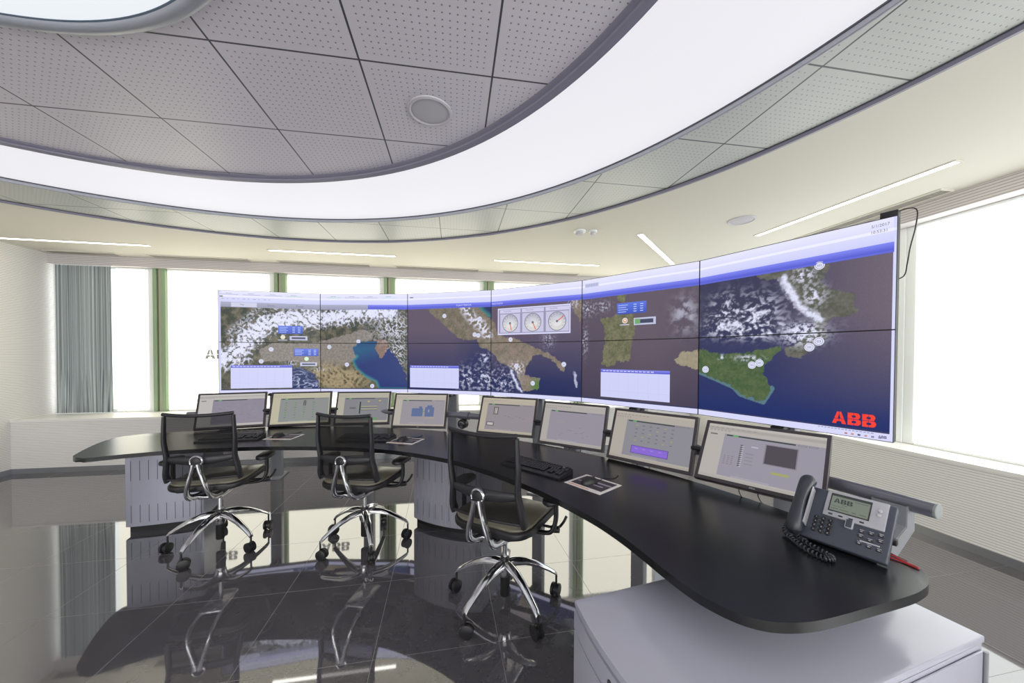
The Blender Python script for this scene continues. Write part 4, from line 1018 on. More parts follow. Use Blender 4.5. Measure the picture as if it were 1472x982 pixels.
def mon_overlays(i):
    o = []
    def q(x0, y0, x1, y1, c, lay=1): o.append(([(x0, 1 - y1), (x1, 1 - y1), (x1, 1 - y0), (x0, 1 - y0)], [(0, 1, 2, 3)], [c] * 4, lay))
    H, Mn = HEAD[i], MAIN[i]
    q(0, 0, 1, 1, H, 0)
    sd = 0.20 if i in (0,) else (0.13 if i < 4 else (0.11 if i in (4, 5) else 0.17))
    q(sd, 0.165, 1.0 if i in (0, 4, 5, 6, 7) else 0.985, 0.93 if i != 3 else 0.95, Mn)
    if i in (0, 7): q(0.0, 0.05, 1, 0.10, tuple(v - 14 for v in H)); q(0.03, 0.18, 0.10, 0.205, (120, 116, 116), 2)
    q(0, 0, 1, 0.035, tuple(min(255, v + 8) for v in H), 2)
    for k_ in range(9): q(0.02 + k_ * 0.05, 0.055, 0.05 + k_ * 0.05, 0.068, tuple(v - 34 for v in H), 3)
    for k_ in range(6): q(0.02 + k_ * 0.035, 0.10, 0.04 + k_ * 0.035, 0.125, tuple(v - 24 for v in H), 3)
    q(sd + 0.02, 0.175, 0.72 if i < 6 else 0.78, 0.20, (62, 70, 66), 2); q(sd + 0.08, 0.175, sd + 0.13, 0.20, (96, 190, 96), 3)
    for k_ in range(2): q(0.80 + k_ * 0.08, 0.178, 0.865 + k_ * 0.08, 0.202, (96, 92, 98), 3); q(0.803 + k_ * .08, .181, .862 + k_ * .08, .199, Mn, 4)
    q(0, 0.95, 1, 1, tuple(v - 8 for v in H), 2); q(0.30, 0.90, 0.62, 0.925, tuple(v + 14 for v in Mn), 2)
    rr = random.Random(50 + i); dim = tuple(int(v * 0.80) for v in Mn); lit = tuple(min(255, int(v * 1.16)) for v in Mn)
    if i == 0:
        for k_ in range(46): a, b_ = rr.uniform(.26, .86), rr.uniform(.27, .86); q(a, b_, a + rr.uniform(.01, .06), b_ + .008, lit if k_ % 2 else dim, 2)
    elif i == 1:
        for r_ in range(7):
            for c_ in range(4): q(.22 + .16 * c_, .30 + .08 * r_, .25 + .16 * c_, .325 + .08 * r_, (110, 158, 100) if (r_ + c_) % 3 else dim, 2)
        q(.535, .24, .55, .42, (44, 42, 46), 3); q(.56, .24, .575, .42, (44, 42, 46), 3); q(.55, .24, .56, .42, (180, 178, 172), 3)
    elif i == 2:
        q(.42, .30, .455, .70, (62, 74, 74), 2); q(.41, .30, .42, .70, (170, 176, 160), 2)
        for k_ in range(2): q(.46, .45 + k_ * .09, .78, .475 + k_ * .09, (190, 186, 150), 2); q(.46, .475 + k_ * .09, .78, .49 + k_ * .09, (58, 56, 56), 2)
        q(.24, .48, .36, .54, (112, 114, 108), 2); q(.58, .27, .62, .31, (206, 190, 110), 2); q(.80, .25, .84, .29, (206, 190, 110), 2)
        for k_ in range(4): q(.58 + .055 * k_, .84, .62 + .055 * k_, .92, (104, 162, 92), 2)
    elif i == 3:
        BL = (98, 116, 160)
        q(.34, .44, .56, .70, BL, 2); q(.60, .40, .78, .70, BL, 2); q(.64, .34, .74, .42, BL, 2); q(.48, .38, .54, .45, BL, 2); q(.66, .48, .69, .56, Mn, 3); q(.57, .52, .595, .56, (110, 150, 96), 2); q(.6, .74, .8, .755, (190, 176, 130), 2)
    elif i == 4:
        q(.24, .26, .33, .48, (104, 96, 98), 2); q(.26, .285, .31, .455, (196, 192, 190), 3); q(.275, .285, .285, .455, (150, 120, 112), 4)
        q(.11 + .02, .70, .28, .82, (112, 106, 108), 2); q(.15, .725, .26, .795, (206, 202, 200), 3)
        for k_ in range(6): q(.45 + .07 * k_, .5 + .03 * (k_ % 3), .49 + .07 * k_, .51 + .03 * (k_ % 3), dim, 2)
    elif i == 5:
        for k_ in range(8): q(.25 + .03 * (k_ % 4), .42 + .05 * (k_ // 4), .27 + .03 * (k_ % 4), .435 + .05 * (k_ // 4), (172, 166, 140), 2)
        for k_ in range(10): a, b_ = rr.uniform(.25, .85), rr.uniform(.55, .8); q(a, b_, a + .04, b_ + .008, dim, 2)
    elif i == 6:
        for r_ in range(5):
            for c_ in range(6): a = .30 + .09 * c_; q(a, .26 + .08 * r_, a + .03, .28 + .08 * r_, (176, 170, 120) if (r_ + c_) % 4 == 0 else dim, 2)
        q(.28, .70, .75, .86, (96, 66, 172), 2); q(.288, .712, .742, .848, (146, 110, 226), 3)
        for k_ in range(4): q(.33 + .1 * k_, .75, .37 + .1 * k_, .765, (176, 150, 240), 4)
    else:
        q(.555, .265, .80, .585, (82, 76, 84), 3); q(.545, .25, .81, .60, (142, 138, 150), 2)
        for k_ in range(11): q(.335, .33 + .036 * k_, .358, .352 + .036 * k_, (96, 92, 102), 2); q(.35, .345 + .036 * k_, .366, .36 + .036 * k_, (206, 204, 214), 3)
        q(.43, .33, .49, .35, (206, 202, 210), 2); q(.62, .70, .76, .74, (176, 178, 110), 2); q(.64, .64, .75, .655, (170, 150, 190), 2)
        for r_ in range(5):
            for c_ in range(3): q(.20 + .035 * c_, .56 + .035 * r_, .22 + .035 * c_, .575 + .035 * r_, (146, 134, 142), 2)
        for r_ in range(4): q(.39, .47 + .06 * r_, .46, .478 + .06 * r_, dim, 2)
    return o
dellV, dellF = text_polys('DELL', 0.008)
for i, (mx_, my_, mz_, yaw, tilt) in enumerate(poses):
    d = empty('desk_monitor', (mx_, my_, mz_), 0, ML[i], 'monitor', 'monitors on the rail behind the worktop')
    d.rotation_euler = (-tilt, 0, yaw)
    hw, hh, bz = MW / 2, MH / 2, 0.0165
    bm = B(); rot = None
    ou = [(-hw, -hh), (hw, -hh), (hw, hh), (-hw, hh)]; inn = [(-hw + bz, -hh + bz + .003), (hw - bz, -hh + bz + .003), (hw - bz, hh - bz), (-hw + bz, hh - bz)]
    def ringv(pl, y_): return [bm.verts.new((p[0], y_, p[1])) for p in pl]
    sc2 = lambda pl, f: [(p[0] * f, p[1] * f) for p in pl]
    r0 = ringv([(p[0] * .992, p[1] * .99) for p in ou], -0.006); r1 = ringv(ou, -0.003); r2 = ringv(ou, 0.030); r3 = ringv(sc2(ou, .86), 0.048)
    i0 = ringv(inn, -0.006); i1 = ringv(inn, -0.001)
    for A, C_ in ((i1, i0), (i0, r0), (r0, r1), (r1, r2), (r2, r3)):
        for j in range(4): bm.faces.new((A[j], A[(j + 1) % 4], C_[(j + 1) % 4], C_[j]))
    bm.faces.new(r3); bm.faces.new(i1)
    finish('bezel', bm, M_BEZEL, d, 30)
    iw = MW - 2 * bz; ih = MH - 2 * bz - .003
    to3 = lambda x_, y_, lift: (-iw / 2 + iw * x_, -0.0015 - lift, -hh + bz + .003 + ih * y_)
    picture_mesh('screen', None, mon_overlays(i), to3, d, M_MON, step=0.0002)
    bm = B(); add_box(bm, (0, 0.058, 0), (0.11, 0.022, 0.11), None, 0.004); finish('mount_plate', bm, M_BLACK2, d)
    # arm back to the rail
    Mw = Matrix.Translation((mx_, my_, mz_)) @ Matrix.Rotation(yaw, 4, 'Z') @ Matrix.Rotation(-tilt, 4, 'X')
    rd = Vector((mx_, my_, 0)) - VC; rd.z = 0; tp = VC + rd.normalized() * 3.59; tp.z = 0.85
    lp = Mw.inverted() @ tp
    bm = B(); add_tube(bm, [(0, 0.066, 0), ((0 + lp.x) / 2, (0.066 + lp.y) / 2, lp.z / 2 + 0.005), lp], 0.016, 12); finish('arm', bm, M_TUBE, d)
    if i in (3, 7):
        bm = B(); wt = max(v[0] for v in dellV)
        add_flat(bm, dellV, dellF, Matrix.Translation((-wt / 2, -0.0064, -hh + 0.006)) @ Matrix.Rotation(PI / 2, 4, 'X')); finish('brand_mark', bm, M_LABEL, d, 0)
    # two cables hanging below the right-hand group
    if i >= 5:
        for s in ((-0.06, 0.02) if i != 5 else (0.0, 0.09)):
            bm = B(); add_tube(bm, catmull([(s, 0.025, -hh + 0.01), (s + 0.004, 0.012, -hh - 0.014), (s + 0.016, 0.03, -hh - 0.034), (s + 0.02, 0.09, -hh - 0.026)], 6), 0.0024, 8); finish('cable', bm, M_BLACK, d)
# linking knuckles seen between neighbouring monitors
for i, j in ((0, 1), (1, 2), (2, 3), (4, 5), (5, 6), (6, 7)):
    a_ = Vector(poses[i][:3]); c_ = Vector(poses[j][:3]); mid_ = (a_ + c_) / 2; dirv = (c_ - a_); dirv.z = 0; dirv.normalize()
    nrm = Vector((-dirv.y, dirv.x, 0)); p = mid_ + nrm * 0.025 + Vector((0, 0, -0.015)) - ro
    bm = B(); add_tube(bm, [p - dirv * 0.045, p - dirv * 0.012, p + dirv * 0.012, p + dirv * 0.045], [0.011, 0.014, 0.014, 0.011], 12)
    finish('link_knuckle', bm, M_BLACK, rail, 40)

# ------------------------------------------------------------------ keyboards, pads, mice
ZD = 0.740
def keyboard(c, ang, label):
    o = empty('keyboard', (c[0], c[1], ZD), ang, label, 'keyboard', 'keyboards on the worktop')
    W, D = 0.44, 0.15
    bm = B(); sect = [(-D / 2, 0.0), (D / 2, 0.0), (D / 2, 0.026), (D / 2 - 0.006, 0.028), (-D / 2 + 0.03, 0.016), (-D / 2 + 0.004, 0.012), (-D / 2, 0.008)]
    lo = [bm.verts.new((-W / 2, p[0], p[1])) for p in sect]; hi = [bm.verts.new((W / 2, p[0], p[1])) for p in sect]
    bm.faces.new(lo); bm.faces.new(hi[::-1])
    for j in range(len(sect)): bm.faces.new((lo[j], hi[j], hi[(j + 1) % len(sect)], lo[(j + 1) % len(sect)]))
    finish('case', bm, M_BLACK, o, 20)
    bm = B(); slope = math.atan2(0.012, D - 0.036); rt = Matrix.Rotation(slope, 3, 'X')
    for r_ in range(6):
        y_ = -D / 2 + 0.042 + r_ * 0.0185 + (0.004 if r_ == 5 else 0); z_ = 0.0165 + (y_ + D / 2 - 0.03) * math.tan(slope) + 0.004
        x_ = -W / 2 + 0.012
        while x_ < W / 2 - 0.02:
            wk = 0.0165
            if r_ == 0 and -0.12 < x_ < -0.02: wk = 0.10
            if r_ in (1, 2) and x_ < -W / 2 + 0.02: wk = 0.026
            if not (0.085 < x_ < 0.097 or 0.150 < x_ < 0.160):
                add_box(bm, (x_ + wk / 2, y_, z_), (wk - 0.002, 0.0155, 0.007), rt)
            x_ += wk + 0.0018
    kk = finish('keys', bm, M_KEY, o, 0)
    bm = B(); add_box(bm, (W / 2 - 0.05, D / 2 - 0.012, 0.0285), (0.035, 0.003, 0.0008), rt); finish('status_lights', bm, M_LABEL, o, 0)
    bm = B()
    for s in (-1, 1): add_box(bm, (s * 0.19, D / 2 - 0.012, 0.001), (0.02, 0.01, 0.003))
    finish('foot', bm, M_RUBBER, o, 0)
    return o
k1 = keyboard((-2.285, 2.885), 0.245, 'black keyboard on the worktop in front of the left chair')
for c_, a_, lab in (((-1.19, 2.905), -0.02, 'black keyboard on the worktop in front of the middle chair'), ((0.145, 2.165), -0.905 + 0.20, 'black keyboard on the worktop right of the right chair')):
    c2 = copy_tree(k1); c2.location = (c_[0], c_[1], ZD); c2.rotation_euler = (0, 0, a_); c2['label'] = lab
def pad(c, ang, label, mlabel):
    o = empty('mouse_pad', (c[0], c[1], ZD), ang, label, 'mouse pad', 'printed mouse pads')
    W, D = 0.232, 0.20
    bm = B(); add_box(bm, (0, 0, 0.0012), (W, D, 0.0024), None, 0.0008, 1); finish('mat', bm, M_PADW, o)
    bm = B(); add_box(bm, (0, 0.008, 0.0025), (W - 0.034, D - 0.052, 0.0006)); finish('printed_picture', bm, M_PADD, o)
    bm = B(); add_box(bm, (0.02, 0.03, 0.0029), (W - 0.08, 0.016, 0.0004)); add_box(bm, (-0.01, -0.01, 0.0029), (W - 0.07, 0.012, 0.0004)); finish('printed_lines', bm, M_PADG, o)
    bm = B(); add_box(bm, (-0.03, -D / 2 + 0.014, 0.0027), (W - 0.10, 0.010, 0.0006)); finish('orange_strip', bm, M_PADR, o)
    return o
def mouse(c, ang, label):
    o = empty('computer_mouse', (c[0], c[1], ZD + 0.0036), ang, label, 'mouse', 'computer mice')
    bm = B(); add_ball(bm, (0, 0, 0), 1.0, (0.032, 0.056, 0.034), 24, 16)
    for v in bm.verts:
        if v.co.z < 0: v.co.z = 0
        v.co.z *= (1.0 + 4 * (-v.co.y)) if v.co.y < 0 else (1 - 3.5 * v.co.y)
    bmesh.ops.remove_doubles(bm, verts=bm.verts[:], dist=1e-5); finish('shell', bm, M_BLACK, o, 60)
    bm = B(); add_tube(bm, [(-0.004, 0.03, 0.025), (0.004, 0.03, 0.025)], 0.007, 14); finish('wheel', bm, M_BLACK2, o)
    bm = B(); add_tube(bm, catmull([(0, 0.053, 0.006), (0.004, 0.085, 0.001), (-0.01, 0.12, -0.0012), (0.02, 0.17, -0.0014), (0.0, 0.23, -0.0014)], 6), 0.0018, 6); finish('cable', bm, M_BLACK, o)
    return o
p1 = pad((-1.920, 2.99), 0.0, 'white bordered mouse pad between the left and middle chairs', '')
m1 = mouse((-1.965, 2.985), -0.3, 'black mouse on the leftmost mouse pad')
for c_, a_, lab, mc, ma, ml in (((-0.857, 2.868), -0.27, 'white bordered mouse pad right of the middle chair', (-0.882, 2.868), -0.5, 'black mouse on the middle mouse pad'),
                        ((0.439, 1.912), -0.86, 'white bordered mouse pad right of the right chair', (0.425, 1.925), -1.0, 'black mouse on the rightmost mouse pad, nearest the telephone')):
    c2 = copy_tree(p1); c2.location = (c_[0], c_[1], ZD); c2.rotation_euler = (0, 0, a_); c2['label'] = lab
    c3 = copy_tree(m1); c3.location = (mc[0], mc[1], ZD + 0.0036); c3.rotation_euler = (0, 0, ma); c3['label'] = ml

# ------------------------------------------------------------------ telephone
ph = empty('desk_telephone', (1.075, 1.372, ZD), math.atan2(-0.842, 0.540), 'grey and silver desk telephone with corded handset on the right end of the worktop', 'telephone')
# local: x along the front edge to the right, y to the back, z up.  face frame:
sl = math.radians(50); FV = Vector((0, math.cos(sl), math.sin(sl))); FN = Vector((0, -math.sin(sl), math.cos(sl))); FO = Vector((0, 0, 0.016))
FM = axis_matrix(FO, (1, 0, 0), FV, FN)
FR = FM.to_3x3()
def fbox(bm, u, v, n, su, sv, sn, bev=0.0, seg=2): add_box(bm, FM @ Vector((u, v, n)), (su, sv, sn), FR, bev, seg)
bm = B(); fbox(bm, 0.1465, 0.104, -0.012, 0.247, 0.206, 0.026, 0.006, 3); finish('body', bm, M_PHONE, ph)
bm = B()      # wedge foot behind the face
wp = [(0.03, 0.0), (0.15, 0.0), (0.135, 0.12), (0.10, 0.12)]
lo = [bm.verts.new((0.05, p[0], p[1])) for p in wp]; hi = [bm.verts.new((0.24, p[0], p[1])) for p in wp]
bm.faces.new(lo); bm.faces.new(hi[::-1])
for j in range(4): bm.faces.new((lo[j], hi[j], hi[(j + 1) % 4], lo[(j + 1) % 4]))
finish('foot_stand', bm, M_PHONE, ph)
bm = B(); fbox(bm, 0.168, 0.156, 0.003, 0.166, 0.104, 0.010, 0.004); finish('silver_panel', bm, M_SILVER, ph)
bm = B(); fbox(bm, 0.154, 0.161, 0.0085, 0.112, 0.072, 0.002, 0.0008, 1); finish('display_frame', bm, M_BLACK2, ph)
lcd = []
def lq(x0, y0, x1, y1, c, lay=1): lcd.append(([(x0, y0), (x1, y0), (x1, y1), (x0, y1)], [(0, 1, 2, 3)], [c] * 4, lay))
lq(0, 0, 1, 1, (146, 156, 142), 0); lq(0, .9, 1, 1, (70, 78, 74), 1)
lcd.append(([(0.07 + p[0] * 0.165, 0.50 + p[1] * 0.27) for p in abbV], abbF, [(64, 72, 66)] * len(abbV), 1))
lq(.30, .40, .45, .425, (84, 92, 86)); lq(.03, .28, .40, .30, (84, 92, 86)); lq(.03, .12, .22, .15, (84, 92, 86)); lq(.27, .12, .5, .15, (84, 92, 86)); lq(.58, .12, .70, .15, (84, 92, 86)); lq(.78, .12, .95, .15, (84, 92, 86)); lq(.62, .78, .96, .81, (96, 104, 98))
picture_mesh('display', None, lcd, lambda x_, y_, lift: tuple(FM @ Vector((0.102 + 0.104 * x_, 0.129 + 0.064 * y_, 0.0097 + lift))), ph, M_LCD, step=0.0002)
for r_ in range(4):
    for c_ in range(3):
        bm = B(); u_, v_ = 0.072 + c_ * 0.0205, 0.088 - r_ * 0.0165
        add_lathe(bm, [(0.0078, 0.0), (0.0078, 0.004), (0.0062, 0.0055), (0.0005, 0.006)], 16, FM @ Matrix.Translation((u_, v_, 0.0)))
        kb = finish('number_key', bm, M_BLACK, ph)
        V, Fs = text_polys('123456789*0#'[r_ * 3 + c_], 0.0055)
        bm = B(); wt = max(v[0] for v in V); add_flat(bm, V, Fs, FM @ Matrix.Translation((u_ - wt / 2, v_ - 0.0028, 0.0064))); finish('key_print', bm, M_LABEL, kb, 0)
for q in range(4):
    bm = B(); fbox(bm, 0.108 + q * 0.0285, 0.1135, 0.0085, 0.012, 0.005, 0.004, 0.001, 1); finish('soft_key', bm, M_BLACK2, ph)
bm = B(); fbox(bm, 0.163, 0.096, 0.004, 0.024, 0.036, 0.012, 0.005); nk = finish('scroll_key_surround', bm, M_SILVER, ph)
bm = B(); fbox(bm, 0.163, 0.096, 0.010, 0.016, 0.028, 0.004, 0.0015); finish('scroll_key', bm, M_PHONE, nk)
for q in range(2):
    bm = B(); add_lathe(bm, [(0.0055, 0), (0.0055, 0.004), (0.004, 0.005)], 14, FM @ Matrix.Translation((0.232, 0.172 - q * 0.017, 0.008))); finish('line_key', bm, M_SPK, ph)
for q, (u_, v_) in enumerate(((0.197, 0.083), (0.221, 0.085), (0.245, 0.088), (0.197, 0.066), (0.221, 0.060), (0.246, 0.068), (0.197, 0.040), (0.222, 0.038), (0.247, 0.036))):
    bm = B(); fbox(bm, u_, v_, 0.002, 0.016, 0.009, 0.005, 0.0015, 1); fk = finish('function_key', bm, M_BLACK2, ph)
    bm = B(); fbox(bm, u_, v_ + 0.0068, 0.0012, 0.011, 0.0018, 0.0006); fbox(bm, u_, v_, 0.0048, 0.006, 0.0026, 0.0004); finish('key_print', bm, M_LABEL, fk, 0)
bm = B(); fbox(bm, 0.222, 0.0505, 0.002, 0.05, 0.004, 0.004, 0.001, 1); finish('volume_key', bm, M_LABEL, ph)
# handset: curved bar with thick ear and mouth ends
hp = [FM @ Vector((0.022, v_, n_)) for v_, n_ in ((0.005, 0.012), (0.022, 0.026), (0.05, 0.036), (0.10, 0.043), (0.15, 0.042), (0.185, 0.034), (0.212, 0.022), (0.222, 0.010))]
bm = B(); add_tube(bm, catmull(hp, 5), [0.017 + 0.007 * abs(math.cos(PI * i / 35.0)) ** 1.5 if 1 < i < 34 else 0.018 for i in range(36)], 20, flat=1.12); hs = finish('handset', bm, M_HAND, ph, 60)
bm = B()
for v_ in (0.03, 0.196): fbox(bm, 0.022, v_, 0.010, 0.046, 0.042, 0.020, 0.008, 3)
finish('ear_and_mouth_piece', bm, M_HAND, hs, 40)
bm = B(); fbox(bm, 0.047, 0.115, 0.02, 0.004, 0.15, 0.036, 0.0015); finish('cradle_edge', bm, M_SILVER, ph)
bm = B(); fbox(bm, 0.022, 0.104, -0.012, 0.05, 0.206, 0.026, 0.006, 3); finish('cradle', bm, M_PHONE, ph)
# coiled cord from the handset, looping on the worktop (world path moved into the phone's frame)
PM = Matrix.Translation((1.075, 1.372, ZD)) @ Matrix.Rotation(math.atan2(-0.842, 0.540), 4, 'Z'); PI_ = PM.inverted()
path = catmull([PI_ @ Vector(p) for p in ((1.088, 1.392, 0.772), (1.064, 1.372, 0.756), (1.055, 1.330, 0.7502), (1.048, 1.285, 0.7502), (1.047, 1.235, 0.7502), (1.058, 1.197, 0.7502), (1.080, 1.188, 0.7502), (1.092, 1.205, 0.7502), (1.088, 1.245, 0.7502), (1.083, 1.290, 0.7502), (1.085, 1.335, 0.7502), (1.097, 1.362, 0.752))], 10)
F = frames_along(path); coil = []; NT = 34
for i in range(NT * 10 + 1):
    t = i / (NT * 10) * (len(path) - 1); k0 = min(int(t), len(path) - 2); f = t - k0
    p = path[k0].lerp(path[k0 + 1], f); n_ = F[k0][1]; b2 = F[k0][2]; a_ = 2 * PI * i / 10
    coil.append(p + n_ * 0.0072 * math.cos(a_) + b2 * 0.0072 * math.sin(a_))
bm = B(); add_tube(bm, coil, 0.0027, 6); finish('coiled_cord', bm, M_HAND, ph, 60)
bm = B(); add_box(bm, (0.272, 0.085, 0.068), (0.012, 0.022, 0.020), None, 0.002); finish('plug', bm, M_BLACK, ph)
bm = B(); add_tube(bm, catmull([(1.262, 1.262, 0.744), (1.288, 1.245, 0.7435), (1.312, 1.215, 0.750), (1.326, 1.180, 0.7435), (1.331, 1.155, 0.7435), (1.327, 1.148, 0.7435), (1.322, 1.165, 0.7435), (1.312, 1.195, 0.7435), (1.295, 1.225, 0.7435)], 8), 0.0023, 8)
o = finish('network_cable', bm, M_RED, None, 60); tag(o, 'red cable looped on the worktop behind the telephone', 'cable')

# ------------------------------------------------------------------ office chairs
def make_chair(label):
    t = empty('office_chair', (0, 0, 0), 0, label, 'chair', 'mesh back office chairs')
    # x right, y forward (sitter's view), z up
    base = []
    HUBZ = 0.235
    bm = B(); add_lathe(bm, [(0.030, 0.165), (0.036, 0.18), (0.042, 0.215), (0.040, 0.235), (0.030, 0.245)], 28); finish('hub', bm, M_STEEL, t, 50)
    bm = B(); add_lathe(bm, [(0.024, 0.050), (0.027, 0.055), (0.027, 0.165)], 20); finish('lower_tube', bm, M_RUBBER, t, 50)
    bm = B(); add_lathe(bm, [(0.026, 0.242), (0.028, 0.262), (0.022, 0.272)], 20); finish('collar', bm, M_BLACK, t, 50)
    bm = B(); add_lathe(bm, [(0.0145, 0.262), (0.0145, 0.42)], 18); finish('gas_lift', bm, M_STEEL, t, 50)
    for q in range(5):
        a_ = q * 2 * PI / 5 + PI / 2; d = Vector((math.cos(a_), math.sin(a_), 0)); s_ = Vector((-d.y, d.x, 0))
        # arm: flat bar arching out from the hub, with a raised ridge
        prof = [(0.02, 0.235, 0.028, 0.028), (0.06, 0.240, 0.028, 0.026), (0.12, 0.231, 0.025, 0.023), (0.19, 0.205, 0.022, 0.019), (0.26, 0.165, 0.018, 0.015), (0.305, 0.135, 0.016, 0.014), (0.320, 0.118, 0.014, 0.013)]
        bm = B(); rings = []
        for r_, z_, w_, h_ in prof:
            c_ = d * r_ + Vector((0, 0, z_))
            rings.append([bm.verts.new(c_ + s_ * x_ * w_ + Vector((0, 0, 1)) * y_ * h_) for x_, y_ in ((-1, -.55), (-1, .1), (-.62, .62), (-.2, .9), (.2, .9), (.62, .62), (1, .1), (1, -.55), (.4, -.75), (-.4, -.75))])
        for A, C_ in zip(rings, rings[1:]):
            for j in range(10): bm.faces.new((A[j], A[(j + 1) % 10], C_[(j + 1) % 10], C_[j]))
        bm.faces.new(rings[0]); bm.faces.new(rings[-1][::-1])
        leg = finish('base_arm', bm, M_STEEL, t, 40)
        # twin caster, trailing a little to one side
        tr_ = (d * math.cos(0.9 * q + .4) + s_ * math.sin(0.9 * q + .4)); ax = Vector((-tr_.y, tr_.x, 0)); c_ = d * 0.318 + tr_ * 0.012 + Vector((0, 0, 0.036))
        bm = B(); add_tube(bm, [d * 0.318 + Vector((0, 0, 0.118)), d * 0.318 + Vector((0, 0, 0.048))], 0.0065, 10)
        add_tube(bm, [c_ - ax * 0.009, c_ + ax * 0.009], 0.027, 16); cs = finish('caster_body', bm, M_CHAIR, leg, 40)
        bm = B()
        for s2 in (-1, 1):
            p = c_ + ax * 0.017 * s2; add_tube(bm, [p - ax * 0.009, p - ax * 0.006, p + ax * 0.006, p + ax * 0.009], [0.031, 0.036, 0.036, 0.030], 22)
        finish('caster_wheels', bm, M_BLACK, leg, 40)
    # mechanism under the seat
    bm = B(); add_box(bm, (0, 0.0, 0.428), (0.15, 0.24, 0.055), None, 0.018, 3); finish('mechanism', bm, M_BLACK, t, 40)
    bm = B(); add_box(bm, (0, -0.02, 0.404), (0.15, 0.25, 0.034), None, 0.015, 3); finish('mechanism_cover', bm, M_STEEL, t, 40)
    # seat shell + cushion, rounded plan, waterfall front
    def rrect(w, y0, y1, r, n=6):
        out = []
        for cx, cy, a0 in ((w - r, y1 - r, 0), (-w + r, y1 - r, PI / 2), (-w + r, y0 + r, PI), (w - r, y0 + r, 1.5 * PI)):
            for i in range(n + 1): out.append((cx + r * math.cos(a0 + PI / 2 * i / n), cy + r * math.sin(a0 + PI / 2 * i / n)))
        return out
    def curve_seat(bm):
        for v in bm.verts:
            if v.co.y > 0.12: v.co.z -= 1.6 * (v.co.y - 0.12) ** 2
            v.co.z += 0.25 * v.co.x ** 2
    bm = B(); add_prism(bm, rrect(0.235, -0.225, 0.255, 0.09), 0.470, 0.508, 0.012, 3); bmesh.ops.triangulate(bm, faces=[f for f in bm.faces if len(f.verts) > 6]); curve_seat(bm); finish('seat_shell', bm, M_BLACK, t, 40)
    bm = B(); add_prism(bm, rrect(0.226, -0.208, 0.252, 0.085), 0.507, 0.524, 0.008, 3)
    bmesh.ops.triangulate(bm, faces=[f for f in bm.faces if len(f.verts) > 6]); curve_seat(bm); finish('seat_cushion', bm, M_SEAT, t, 60)
    # back: frame, upper mesh, lumbar band, lower mesh
    def by(z): # depth of the back at height z
        return -0.205 - 0.05 * max(0, (z - 0.62)) / 0.42 - 0.018 * math.sin(PI * min(1, max(0, (z - 0.52) / 0.5)))
    def bw(z): return 0.237 - 0.018 * (z - 0.55) / 0.48 - 0.012 * max(0, 1 - abs(z - 0.72) / 0.12)
    zs = [0.555, 0.60, 0.66, 0.72, 0.78, 0.84, 0.90, 0.96, 1.005]
    for s2 in (-1, 1):
        bm = B()
        pts = [(s2 * (bw(z_) - 0.020), by(z_) + 0.022 * (1 if z_ < 0.60 else 0.3), z_) for z_ in zs]
        add_tube(bm, catmull(pts, 3), [0.028 - 0.012 * i / 24 for i in range(25)], 12, flat=0.62); finish('back_side_frame', bm, M_CHAIR, t, 60)
    bm = B(); n = 14
    add_tube(bm, [(-(bw(1.01) - 0.016) + 2 * (bw(1.01) - 0.016) * i / n, by(1.01) - 0.022 * math.sin(PI * i / n), 1.008 + 0.012 * abs(i / n * 2 - 1) ** 2) for i in range(n + 1)], 0.012, 12); finish('back_top_frame', bm, M_CHAIR, t, 60)
    def sheet(bm, z0, z1, w_in, bulge, nx=14, nz=10):
        prev = None
        for j in range(nz + 1):
            z_ = z0 + (z1 - z0) * j / nz; ring = []
            for i in range(nx + 1):
                f = i / nx * 2 - 1; ring.append(bm.verts.new((f * (bw(z_) - w_in), by(z_) + 0.004 - bulge * (1 - f * f), z_)))
            if prev:
                for i in range(nx): bm.faces.new((prev[i], prev[i + 1], ring[i + 1], ring[i]))
            prev = ring
    bm = B(); sheet(bm, 0.705, 1.008, 0.02, 0.022); finish('back_mesh', bm, M_MESH, t, 80)
    bm = B(); sheet(bm, 0.568, 0.70, 0.02, 0.026); finish('lower_back_mesh', bm, M_MESH, t, 80)
    bm = B(); pts = [((bw(0.70) - 0.02) * (i / n * 2 - 1), by(0.70) - 0.026 * (1 - (i / n * 2 - 1) ** 2) + 0.002, 0.700 + 0.012 * (i / n * 2 - 1) ** 2) for i in range(n + 1)]
    add_tube(bm, pts, [0.018 + 0.014 * math.sin(PI * i / n) for i in range(n + 1)], 12, flat=0.45); finish('lumbar_band', bm, M_CHAIR, t, 60)
    bm = B(); pts = [((bw(0.56) - 0.02) * (i / n * 2 - 1), by(0.565) - 0.026 * (1 - (i / n * 2 - 1) ** 2) + 0.004, 0.566) for i in range(n + 1)]
    add_tube(bm, pts, 0.008, 10); finish('back_bottom_frame', bm, M_CHAIR, t, 60)
    # wishbone: pivot ring and two legs sweeping down and forward under the seat
    PV = Vector((0.0, by(0.70) - 0.052, 0.700))
    bm = B()
    M = Matrix.Translation(PV) @ Matrix.Rotation(PI / 2, 4, 'X')
    add_lathe(bm, [(0.031, -0.018), (0.040, -0.016), (0.044, 0.0), (0.041, 0.010), (0.035, 0.013), (0.031, 0.010)], 28, M)
